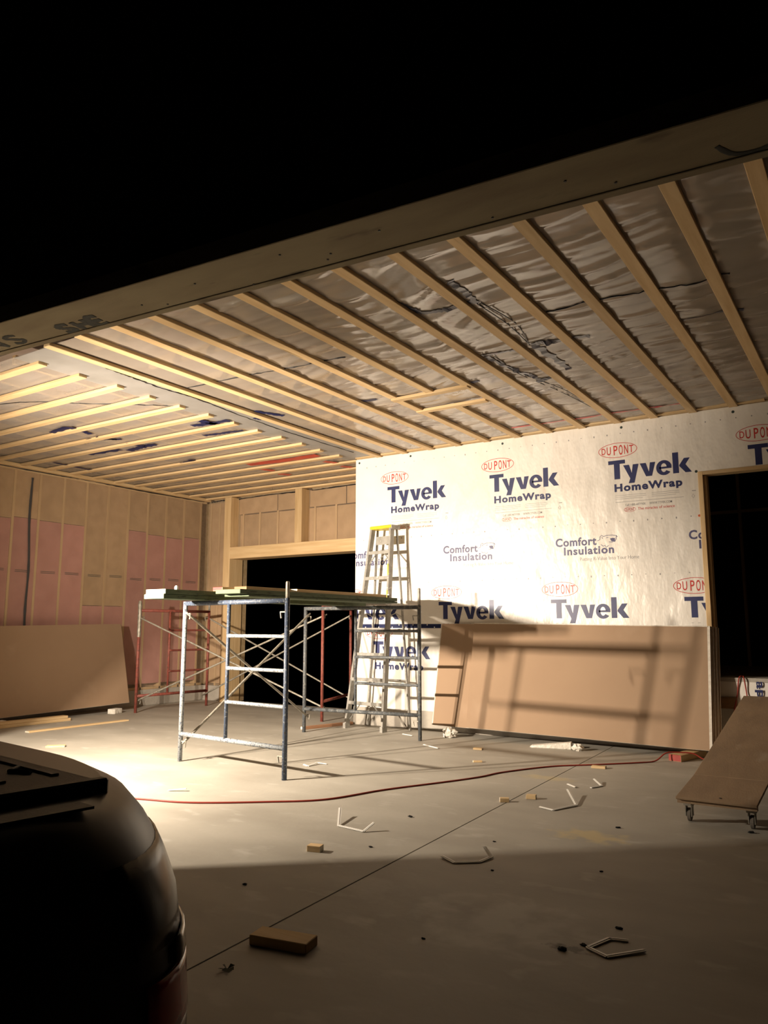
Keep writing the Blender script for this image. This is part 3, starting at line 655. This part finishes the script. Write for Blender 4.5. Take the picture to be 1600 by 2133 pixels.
# ------------------------------------------------------------------ stepladder against the wrapped wall
def ladder():
    fl_, fr_ = Vector((-6.04,8.40,0)), Vector((-5.40,8.30,0)); u = (fr_-fl_).normalized(); n = Vector((u.y, -u.x, 0))   # n toward the camera
    top = 2.60; tl = Vector((-5.735,8.555,top)); trr = tl+u*.34
    root = empty('step_ladder', (-5.72,8.4,0)); tag(root, 'aluminium stepladder with a yellow top cap leaning by the wrapped wall', 'ladder')
    def rail(a, b, w, name, par=root):
        d = (b-a).normalized(); q = d.cross(u).normalized()
        return MB().obox((a+b)/2, u*(.017 if w > .03 else .010), q*w, d*((b-a).length/2)).build(name, m_alu, par, bevel=.003)
    r1 = rail(fl_+Vector((0,0,.02)), tl, .038, 'front_rail'); r2 = rail(fr_+Vector((0,0,.02)), trr, .038, 'front_rail')
    for p in (fl_, fr_): MB().obox(p+Vector((0,0,.035)), u*.022, n*.045, (0,0,.035)).build('rubber_foot', m_alu, root)
    bl, br = Vector((-5.93,8.74,0)), Vector((-5.20,8.62,0)); tb1 = tl-n*.10; tb2 = trr-n*.10
    bl = bl; s1 = rail(bl, tb1, .016, 'rear_rail'); s2 = rail(br, tb2, .016, 'rear_rail')
    zs = [.33,.63,.95,1.27,1.60,1.94,2.28]
    for z in zs:
        t = z/top; a = lerp(fl_, tl, t); b = lerp(fr_, trr, t); a.z = b.z = z
        MB().obox((a+b)/2-n*.005, u*((b-a).length/2), n*.042, (0,0,.006)).obox((a+b)/2+n*.036, u*((b-a).length/2), n*.003, (0,0,.022)).build('step', m_alu, root, bevel=.002)
        MB().obox((a+b)/2-n*.048-Vector((0,0,.05)), u*.012, n*.004, (0,0,.004)).build('rivet', m_alu, root)
    for z in (.62,1.27,1.95):
        t = z/top; a = lerp(bl, tb1, t); b = lerp(br, tb2, t); a.z = b.z = z
        MB().tube([a, b], .010, 6).build('rear_bar', m_alu, root)
    # knee braces under the lowest and top steps
    for z, par in ((.33,root),(2.28,root)):
        t = z/top; a = lerp(fl_, tl, t); b = lerp(fr_, trr, t); a.z = b.z = z; lo_ = .22 if z < 1 else .14
        for p, s in ((a,1),(b,-1)):
            q0 = p-Vector((0,0,lo_)); q1 = p+u*s*lo_*.9
            MB().tube([q0, q1], .009, 6).build('knee_brace', m_alu, root)
    t = .95; a = lerp(fl_, tl, .95); b = lerp(fr_, trr, .95)
    MB().obox((a+b)/2-n*.06-Vector((0,0,.02)), u*.14, n*.004, (0,0,.055)).build('paint_shelf', m_alu, root)
    cc = (tl+trr)/2-n*.045; cap_ = MB().obox(cc+Vector((0,0,.018)), u*.195, n*.085, (0,0,.022)).build('top_cap', m_yellow, root, bevel=.008)
    MB().obox(cc-n*.0+u*.200+Vector((0,0,.01)), u*.006, n*.085, (0,0,.028)).build('cap_end', m_alu, cap_)
    for z, h in ((2.02,.10),(1.72,.055)):
        p = lerp(fr_, trr, z/top); p.z = z; MB().obox(p+n*.040, u*.0125, n*.002, (0,0,h)).build('sticker', m_yelstick, r2)
    p = lerp(fr_, trr, 1.15/top); p.z = 1.15; MB().obox(p+n*.040, u*.008, n*.002, (0,0,.022)).build('sticker', m_redend, r2)
    for p, q in ((lerp(fl_,tl,.55),lerp(bl,tb1,.55)),(lerp(fr_,trr,.55),lerp(br,tb2,.55))):
        MB().tube([p, (p+q)/2+Vector((0,0,.05)), q], .006, 6).build('spreader', m_alu, root)
ladder()

# ------------------------------------------------------------------ drywall stacks
def sheet(origin, along, upv, L_, Wd, T, label, group):
    along = Vector(along).normalized(); upv = Vector(upv).normalized(); nn = along.cross(upv).normalized()
    c = Vector(origin)+along*L_/2+upv*Wd/2
    mb = MB(); mb.obox(c, along*L_/2, upv*Wd/2, nn*T/2, mis=[0,0,1,1,1,1])
    o = mb.build('drywall_sheet', [m_drypaper, m_dryedge], bevel=.002); return tag(o, label, 'drywall', group)
lean = math.atan2(.27, 1.25); T = .0135
upv = Vector((0, math.sin(lean), math.cos(lean))); along = Vector((1, 0, -.015)); nrm = along.normalized().cross(upv.normalized()).normalized()
GR = 'brown drywall sheets leaning on the wrapped wall'
names = ['foremost full brown drywall sheet leaning against the wrapped wall, crossed by scaffold shadows', 'second drywall sheet from the front of the stack by the doorway', 'third drywall sheet from the front of the stack by the doorway',
         'fourth drywall sheet from the front of the stack by the doorway', 'fifth drywall sheet from the front of the stack by the doorway',
         'sixth drywall sheet of the doorway stack, sticking out on its left by the ladder', 'rearmost drywall sheet of the doorway stack, touching the wrapped wall']
for i in range(7):
    off = -nrm*(T+.0008)*i if nrm.y < 0 else nrm*(T+.0008)*i
    dx = [0, .012, .004, .016, .008, -.50, -.485][i]; Lx = 2.725-dx+[0, .012, .026, .034, .050, .058, .072][i]
    org = Vector((-4.285+dx, 8.385, .125-.015*dx))+off
    sh = sheet(org, along, upv, Lx, 1.255, T, names[i], GR)
    if i in (0, 5):       # white paper tape along the cut ends
        al_ = along.normalized(); fn = nrm if nrm.y < 0 else -nrm
        for sx in ((Lx-.013, 0),) if i == 0 else ((.006, 1),):
            BASE[sh.name] = Vector(sh.location)
            MB().obox(org+al_*sx[0]+upv*.6275+fn*(T/2+.0006), al_*(.013 if not sx[1] else .006), upv*.625, fn*.0006).build('end_tape', m_dryedge, sh)
        if i == 0: MB().obox(org+al_*Lx/2+upv*1.250+fn*(T/2+.0006), al_*(Lx/2-.002), upv*.005, fn*.0006).build('end_tape', m_dryedge, sh)
# stack on the left wall
upl = Vector((-.30, 0, 1.24)).normalized(); al = Vector((0, 1, .018)).normalized()
GL = 'brown drywall sheets leaning on the insulated wall'
for i, nm in enumerate(['foremost brown drywall sheet leaning on the pink insulated wall', 'middle drywall sheet leaning on the pink insulated wall', 'rearmost drywall sheet leaning on the pink insulated wall']):
    nn = al.cross(upl).normalized(); s = 1 if nn.x < 0 else -1
    sheet(Vector((-10.075, 5.60+.015*i, .086))+nn*s*(T+.0008)*i, al, upl, 2.58, 1.255, T, nm, GL)
def lump(name, c, s, seed, label, cat='plaster scrap', mat=m_plaster, group=None):
    bm = bmesh.new(); bmesh.ops.create_icosphere(bm, subdivisions=3, radius=1); rr = random.Random(seed)
    ph = [rr.uniform(0, 6) for _ in range(6)]
    for v in bm.verts:
        p = v.co; k = 1+.22*math.sin(3.1*p.x+ph[0])*math.sin(2.7*p.y+ph[1])+.16*math.sin(6*p.z+ph[2]+4*p.x)+.12*rr.uniform(-1,1)
        v.co = Vector((p.x*s[0]*k, p.y*s[1]*k, max(-.8, p.z*k)*s[2]))
    zmin = min(v.co.z for v in bm.verts)
    for v in bm.verts: v.co.z -= zmin
    me = bpy.data.meshes.new(name); bm.to_mesh(me); bm.free(); me.materials.append(mat)
    o = bpy.data.objects.new(name, me); COL.objects.link(o); o.location = c; return tag(o, label, cat, group)
lump('plaster_lump', (-4.50,8.36,0), (.085,.07,.062), 3, 'crumbly white plaster lump propping the left end of the drywall stack')
def wedge(name, c, a, L_, w, h, label):
    a = Vector(a).normalized(); q = Vector((-a.y, a.x, 0)); c = Vector(c); mb = MB()
    mb.add([c-q*w, c+q*w, c+a*L_+q*w, c+a*L_-q*w, c-q*w+Vector((0,0,.02)), c+q*w+Vector((0,0,.02)), c+a*L_+q*w*.9+Vector((0,0,h)), c+a*L_-q*w*.9+Vector((0,0,h))],
           [(0,3,2,1),(4,5,6,7),(0,1,5,4),(1,2,6,5),(2,3,7,6),(3,0,4,7)])
    o = mb.build(name, m_plaster, bevel=.006); return tag(o, label, 'drywall scrap')
wedge('drywall_scrap', (-3.40,8.20,0), (.42,.10,0), .44, .06, .072, 'white drywall offcut wedged under the middle of the brown sheets')
lump('plaster_lump', (-2.88,8.22,0), (.06,.05,.04), 5, 'ragged plaster lump at the tip of the white offcut under the drywall')
tag(MB().obox((-10.0,7.86,.036), (.06,.02,0), (-.03,.09,0), (0,0,.036)).build('drywall_scrap', m_plaster, bevel=.005), 'white block under the right corner of the drywall on the pink wall', 'drywall scrap')
tag(MB().obox((-10.0,6.0,.036), (.06,.0,0), (0,.09,0), (0,0,.036)).build('drywall_scrap', m_plaster, bevel=.005), 'white block under the left part of the drywall on the pink wall', 'drywall scrap')

# ------------------------------------------------------------------ lumber and offcuts on the floor
def board(name, p, q, w, h, mats, label, cat='board', z=0.0, group=None, bev=.003, mis=(0,0,1,0,1,0)):
    p = Vector((*p, z)); q = Vector((*q, z)); d = (q-p); L_ = d.length; d.normalize(); n = Vector((d.y, -d.x, 0))
    mb = MB(); mb.obox((p+q)/2+Vector((0,0,h/2)), n*w/2, d*L_/2, (0,0,h/2), mis=list(mis))
    return tag(mb.build(name, mats, bevel=bev), label, cat, group)
LG = 'loose boards on the floor by the left wall'
board('lumber_board', (-9.80,5.55), (-9.83,6.93), .14, .038, [m_wy,m_paleend], 'bottom board of the small lumber pile in front of the left drywall', group=LG)
board('lumber_board', (-9.84,5.45), (-9.81,6.88), .12, .036, [m_wy,m_paleend], 'top board of the small lumber pile in front of the left drywall', z=.039, group=LG)
board('lumber_board', (-9.10,5.85), (-9.08,7.35), .09, .018, [m_wy,m_paleend], 'thin strapping board lying alone on the floor beyond the truck', group=LG)
board('wood_offcut', (-7.84,5.28), (-7.70,5.42), .09, .018, [m_wx,m_paleend], 'short thin offcut on the floor behind the dark truck', 'offcut')
board('lumber_board', (-6.42,7.95), (-6.20,8.75), .06, .036, [wood('reddish_board',(.45,.24,.13),(.36,.18,.10),1),m_paleend], 'reddish stick of lumber on the floor left of the stepladder', group=LG)
m_blockend = M('block_end', (.36,.22,.09), .8, (.26,.15,.06), scale=30)
board('wood_block', (-2.335,2.605), (-2.075,2.655), .105, .040, [wood('ochre_block',(.66,.47,.23),(.58,.39,.17),0),m_blockend], 'ochre wood block lying in the dark foreground', 'wood block')
OC = 'small wood offcuts scattered on the floor'
for (x, y, a, l, w, h, lab) in [(-2.93,3.77,.25,.085,.055,.035,'small dark-sided wood cube near the shadow edge'), (-2.53,5.56,.5,.07,.045,.03,'little wood offcut beside the floor joint, left of its twin'),
        (-2.40,5.77,.2,.075,.045,.032,'little wood offcut just right of the floor joint'), (-2.37,7.33,.1,.13,.06,.022,'flat wood offcut beside the red cord'),
        (-3.80,7.71,.1,.10,.05,.02,'thin offcut on the floor below the left of the drywall stack'), (-3.46,7.0,.6,.09,.04,.015,'thin chip of wood in the scaffold shadow')]:
    d = Vector((math.cos(a), math.sin(a)))*l/2
    board('wood_offcut', (x-d.x, y-d.y), (x+d.x, y+d.y), w, h, [m_wx, m_paleend], lab, 'offcut', group=OC, bev=.002)
board('wood_block', (-1.86,8.10), (-1.72,8.62), .13, .062, [m_wy, m_redend], 'red-ended lumber block under the right end of the drywall stack', 'wood block')
# bent strips of white corner bead
CB = 'bent strips of white corner bead on the floor'
for pts, lab in [([(-2.35,6.44,.006),(-2.25,6.34,.008)], 'short straight white bead scrap left of the hooked one'), ([(-2.14,6.40,.006),(-2.09,6.52,.006),(-2.19,6.64,.03)], 'hooked white bead scrap beyond the twin offcuts'),
                 ([(-2.20,6.02,.05),(-2.03,5.72,.010),(-2.12,5.49,.007),(-2.23,5.52,.010)], 'long hooked white bead strip near the plywood ramp'),
                 ([(-3.30,4.52,.06),(-3.15,4.30,.010),(-2.93,4.27,.010),(-2.90,4.34,.05)], 'upturned thin white bead strip in the middle of the lit floor'),
                 ([(-2.24,4.06,.012),(-2.13,4.0,.008),(-2.02,4.09,.008),(-2.0,4.20,.012),(-2.07,4.26,.04)], 'curved white bead strip lying across the shadow edge'),
                 ([(-1.02,3.44,.010),(-1.09,3.42,.010),(-1.135,3.28,.010),(-1.045,3.235,.010),(-.935,3.37,.012)], 'dusty bead strip bent into a diamond in the foreground'),
                 ([(-4.78,5.96,.01),(-4.70,5.92,.010),(-4.70,6.06,.02),(-4.62,6.10,.010)], 'white bead scrap behind the right front leg of the blue scaffold'),
                 ([(-4.45,7.67,.008),(-4.19,7.53,.008)], 'straight white bead scrap in front of the plaster lump'), ([(-5.10,8.28,.006),(-4.92,8.20,.008)], 'white bead scrap at the foot of the stepladder'),
                 ([(-4.95,4.45,.006),(-4.83,4.52,.02)], 'tiny bead scrap on the brightest floor near the truck')]:
    mb = MB(); P = [Vector(p) for p in pts]
    for a, b in zip(P[:-1], P[1:]):
        d = (b-a).normalized(); q = d.cross(Vector((0,0,1))).normalized(); w = q.cross(d); e = d*.006
        mb.obox((a+b)/2, (b-a)/2+e*.5, q*.011, w*.0022); mb.obox((a+b)/2, (b-a)/2+e*.5, q*.003, w*.0045)
    lo = min(v[2] for v in mb.v); mb.v = [(v[0], v[1], v[2]-lo+.0005) for v in mb.v]
    tag(mb.build('corner_bead', m_white), lab, 'corner bead', CB)
# dark crumbs and a leaf
CH = 'dark crumbs on the concrete'
for i, (x, y, s, lab) in enumerate([(-2.88,4.77,.018,'dark crumb on the lit floor right of the upturned bead strip'),(-2.70,4.01,.012,'dark crumb between the small wood cube and the curved bead strip'),(-1.59,5.26,.016,'dark crumb at the far edge of the sawdust patch'),
        (-2.13,4.52,.010,'dark crumb on the floor beyond the curved bead strip'),(-1.22,3.21,.020,'largest dark crumb, left of the diamond-bent bead strip'),(-1.16,3.30,.014,'dark crumb touching the stain by the diamond-bent bead strip'),
        (-1.09,3.56,.014,'dark crumb just behind the diamond-bent bead strip'),(-.84,5.60,.020,'dark crumb on the floor below the plywood ramp'),(-2.86,3.10,.013,'dark crumb in the shadow left of the floor joint'),
        (-1.9,4.0,.009,'tiny dark crumb right of the curved bead strip'),(-1.75,3.0,.009,'tiny dark crumb between the ochre block and the diamond-bent strip'),(-1.4,4.3,.010,'tiny dark crumb alone in the shadow below the sawdust')]):
    lump('crumb', (x, y, 0), (s, s*.6, s*.35), i+20, lab, 'crumb', m_dark, CH)
lf = MB()
for k in range(5):
    a = k*1.3; lf.add([(-2.23,2.33,.004),(-2.23+.035*math.cos(a),2.33+.035*math.sin(a),.010),(-2.23+.026*math.cos(a+.5),2.33+.026*math.sin(a+.5),.016)], [(0,1,2)])
lf.add([(-2.25,2.32,.001),(-2.21,2.32,.001),(-2.21,2.34,.003),(-2.25,2.34,.003)], [(0,1,2,3)])
tag(lf.build('dead_leaf', m_leaf), 'crumpled dark green leaf in the near foreground', 'leaf')

# ------------------------------------------------------------------ extension cord
pts = [(-6.0,3.9,.007),(-5.4,3.98,.007),(-4.85,4.12,.007),(-4.46,4.24,.007),(-4.0,4.57,.007),(-3.69,4.87,.007),(-3.51,5.40,.007),(-3.25,5.95,.007),(-3.10,6.31,.007),(-3.02,6.63,.007),(-2.76,7.14,.007),(-2.45,7.45,.007),(-2.13,7.79,.007),
       (-2.01,7.95,.012),(-1.93,8.06,.078),(-1.81,8.15,.082),(-1.70,8.20,.072),(-1.62,8.21,.03),(-1.50,8.22,.008),(-1.44,8.42,.02),(-1.42,8.66,.30),(-1.36,8.752,.60),(-1.33,8.745,.78),(-1.30,8.80,.80),(-1.28,8.735,.775),(-1.265,8.742,.62),(-1.25,8.66,.50)]
cord = MB().tube(smooth_path(pts, 7), .0068, 7).build('extension_cord', m_cord, smooth=True)
tag(cord, 'long dark red extension cord snaking across the floor to the doorway', 'cord')

# ------------------------------------------------------------------ plywood ramp on casters
rp = empty('plywood_ramp', (-1.04,5.9,0)); tag(rp, 'dusty plywood ramp on casters climbing to the raised doorway', 'ramp')
def ramp_panel(a, b, w, t, name, m):
    a, b = Vector(a), Vector(b); d = (b-a).normalized(); q = Vector((d.y, -d.x, 0)).normalized(); w_ = q.cross(d).normalized()
    if w_.z < 0: w_ = -w_
    return MB().obox((a+b)/2+q*w/2-w_*t/2, q*w/2, (b-a)/2, w_*t/2).build(name, m, rp, bevel=.003)
ramp_panel((-1.29,5.575,.178),(-1.285,6.16,.232), .50, .018, 'front_panel', m_ply)
ramp_panel((-1.285,6.164,.2335),(-1.275,8.60,.620), .50, .018, 'long_panel', m_ply)
MB().box(-1.285,-.795,5.60,5.64,.135,.158).build('cross_batten', m_ply, rp)
for x in (-1.27,-.85): MB().box(x,x+.04,8.30,8.50,0,.545).build('support_leg', m_wz, rp)
MB().lathe((-1.02,5.64,.185), (0,0,1), [(0,.010),(.003,.008)], 8).build('screw_head', m_black, rp)
for x in (-1.235,-.845):
    f = MB().box(x-.03,x+.03,5.68,5.75,.105,.165).build('caster', m_galv, rp)
    MB().box(x-.022,x-.016,5.685,5.745,.035,.11).box(x+.016,x+.022,5.685,5.745,.035,.11).build('fork', m_galv, f)
    MB().lathe((x-.013,5.725,.043), (1,0,0), [(0,.036),(.003,.043),(.023,.043),(.026,.036)], 16).build('wheel', M('caster_wheel', (.16,.14,.12), .7) if 'caster_wheel' not in bpy.data.materials else bpy.data.materials['caster_wheel'], f)

# ------------------------------------------------------------------ parked pickup truck, tailgate toward +X
def truck():
    ang = math.radians(-8.0)
    O = Vector((-1.03, .06, 0)); F_ = Vector((-math.cos(ang), -math.sin(ang), 0)); S_v = Vector((math.sin(ang)*-1*-1, 0, 0))
    Fw = Vector((-math.cos(math.radians(8)), math.sin(math.radians(8)), 0)); Sd = Vector((Fw.y, -Fw.x, 0))   # Sd points toward +Y (far side)
    if Sd.y < 0: Sd = -Sd
    def W(u, v, z): return O+Fw*u+Sd*v+Vector((0,0,z))
    root = empty('pickup_truck', W(2.6,0,0)); tag(root, 'dark pickup truck with a ribbed bed cover and red tail lamp, parked in shadow', 'truck')
    LEN = 5.35
    def outline(hw, u0, r, u1=LEN, n=14):
        """plan ring: rounded rear corners (superellipse), square-ish front"""
        P = []
        for i in range(n+1):
            a = math.pi/2*i/n; P.append((u0+r*1.35*(1-math.sin(a)**.9 if 0 else 1-math.sin(a)), hw-r+r*math.cos(a)) if 0 else (u0+r*1.7*(1-math.cos(a)), hw-r+r*math.sin(a)))
        far = P                                   # from rear face to far side
        pts = far+[(u1-.25, hw), (u1, hw-.25), (u1, -hw+.25), (u1-.25, -hw)]+[(u, -v) for u, v in reversed(far)]
        return pts
    levels = [(.36,.89,.05,.14),(.48,.905,.0,.17),(.60,.928,-.02,.20),(.72,.934,-.025,.22),(.82,.942,-.02,.24),(.89,.949,-.008,.26),(.945,.946,.010,.28),(.985,.940,.03,.30),(1.015,.932,.055,.32),(1.030,.915,.09,.34)]
    # pickup body shell
    mb = MB(); rings = []
    for z, hw, u0, r in levels:
        pts = outline(hw, u0, r); o = len(mb.v); mb.v += [tuple(W(u, v, z)) for u, v in pts]; rings.append((o, len(pts)))
    for (a, n), (b, _) in zip(rings[:-1], rings[1:]):
        for k in range(n): mb.f.append((a+k, a+(k+1) % n, b+(k+1) % n, b+k)); mb.mi.append(0)
    mb.f.append(tuple(range(rings[0][0], rings[0][0]+rings[0][1]))); mb.mi.append(0)
    mb.f.append(tuple(range(rings[-1][0], rings[-1][0]+rings[-1][1]))); mb.mi.append(0)
    body = mb.build('body', m_paint, root)
    for p in body.data.polygons: p.use_smooth = len(p.vertices) == 4
    # tail lamp bands wrapped round both rear corners
    def interp(z):
        for (z0, a, b, c_), (z1, d, e, f) in zip(levels[:-1], levels[1:]):
            if z0 <= z <= z1: t = (z-z0)/(z1-z0); return a+(d-a)*t, b+(e-b)*t, c_+(f-c_)*t
        return levels[-1][1:]
    def band(z0, z1, i0, i1, off, m, name, side, par):
        mb = MB(); zs = np.linspace(z0, z1, 6); n = 0
        for z in zs:
            hw, u0, r = interp(z); P = outline(hw+off, u0-off, r)[:15][i0:i1]; n = len(P)
            mb.v += [tuple(W(u, v*side, z)) for u, v in P]
        for i in range(5):
            for k in range(n-1): a = i*n+k; mb.f.append((a, a+1, a+n+1, a+n)); mb.mi.append(0)
        o = mb.build(name, m, par, smooth=True); sm = o.modifiers.new('thick', 'SOLIDIFY'); sm.thickness = .006; return o
    for s in (1, -1):
        lamp = band(.805,.835,4,14,.008,m_tailc,'tail_lamp',s,root)
        band(.725,.803,1,14,.008,m_taill,'red_lens',s,lamp); band(.60,.723,1,14,.007,m_tails,'smoked_lens',s,lamp); band(.838,.960,1,14,.003,m_tails,'upper_lens',s,lamp)
    # tailgate top, latch recess, ribbed bed cover with its overhanging lip
    MB().obox(W(.115,.60,1.032), Sd*.11, Fw*.022, (0,0,.002)).build('gate_latch_cover', m_trim, root)
    cov = MB().obox(W(1.10,0,1.038), Sd*.790, Fw*.88, (0,0,.007)).build('bed_cover', m_cover, root, bevel=.004)
    MB().obox(W(.212,0,1.036), Sd*.795, Fw*.012, (0,0,.014)).build('cover_lip', m_trim, cov, bevel=.004)
    for v in (.755,.665,.18,-.18,-.665,-.755): MB().obox(W(1.13,v,1.046), Sd*.007, Fw*.82, (0,0,.003)).build('rib', m_trim, cov, bevel=.001)
    MB().tube([W(.43,.745,1.048), W(.40,.715,1.048), W(.36,.735,1.048)], .004, 6).build('pull_strap', m_trim, cov)
    # bumper
    bp = MB(); rg = []
    for z, hw, u0, r in [(.36,.86,-.03,.20),(.40,.885,-.06,.20),(.52,.885,-.065,.20),(.56,.875,-.045,.20)]:
        pts = outline(hw, u0, r, u1=.30); o = len(bp.v); bp.v += [tuple(W(u, v, z)) for u, v in pts]; rg.append((o, len(pts)))
    for (a, n), (b, _) in zip(rg[:-1], rg[1:]):
        for k in range(n): bp.f.append((a+k, a+(k+1) % n, b+(k+1) % n, b+k)); bp.mi.append(0)
    for a, n in (rg[0], rg[-1]): bp.f.append(tuple(range(a, a+n))); bp.mi.append(0)
    bp.build('bumper', m_chrome, root)
    MB().obox(W(-.0,0,.46), Sd*.16, Fw*.09, (0,0,.06)).build('plate_recess', m_trim, root)
    # cab and hood (left of the frame)
    mb = MB(); prof = [(2.02,1.0),(2.10,1.66),(2.30,1.74),(3.25,1.74),(3.45,1.66),(4.05,1.06),(2.02,1.0)][:-1]
    mb.prism([W(u, -.74 if z > 1.5 else -.86, z) for u, z in prof], Vector((0,0,0)))
    mb = MB(); n = len(prof)
    mb.v = [tuple(W(u, -(.70 if z > 1.5 else .86), z)) for u, z in prof]+[tuple(W(u, (.70 if z > 1.5 else .86), z)) for u, z in prof]
    mb.f = [tuple(range(n)), tuple(reversed(range(n, 2*n)))]+[((i+1) % n, i, n+i, n+(i+1) % n) for i in range(n)]; mb.mi = [0]*len(mb.f)
    cab = mb.build('cab', m_paint, root, bevel=.03)
    MB().obox(W(2.052,0,1.36), Sd*.62, Fw*.012, (0,0,.20)).build('rear_window', m_glassd, cab)
    MB().obox(W(4.62,0,1.035), Sd*.74, Fw*.62, (0,0,.05)).build('hood', m_paint, root, bevel=.02)
    for u in (1.05, 4.45):
        for s in (1, -1):
            wl_ = MB().lathe(W(u, s*.68, .37), Sd*s, [(0,.30),(.02,.36),(.20,.37),(.235,.34),(.24,.24)], 24).build('wheel', m_tire, root)
            MB().lathe(W(u, s*.905, .37), Sd*s, [(0,.23),(.015,.20),(.02,.06)], 16).build('rim', m_galv, wl_)
truck()
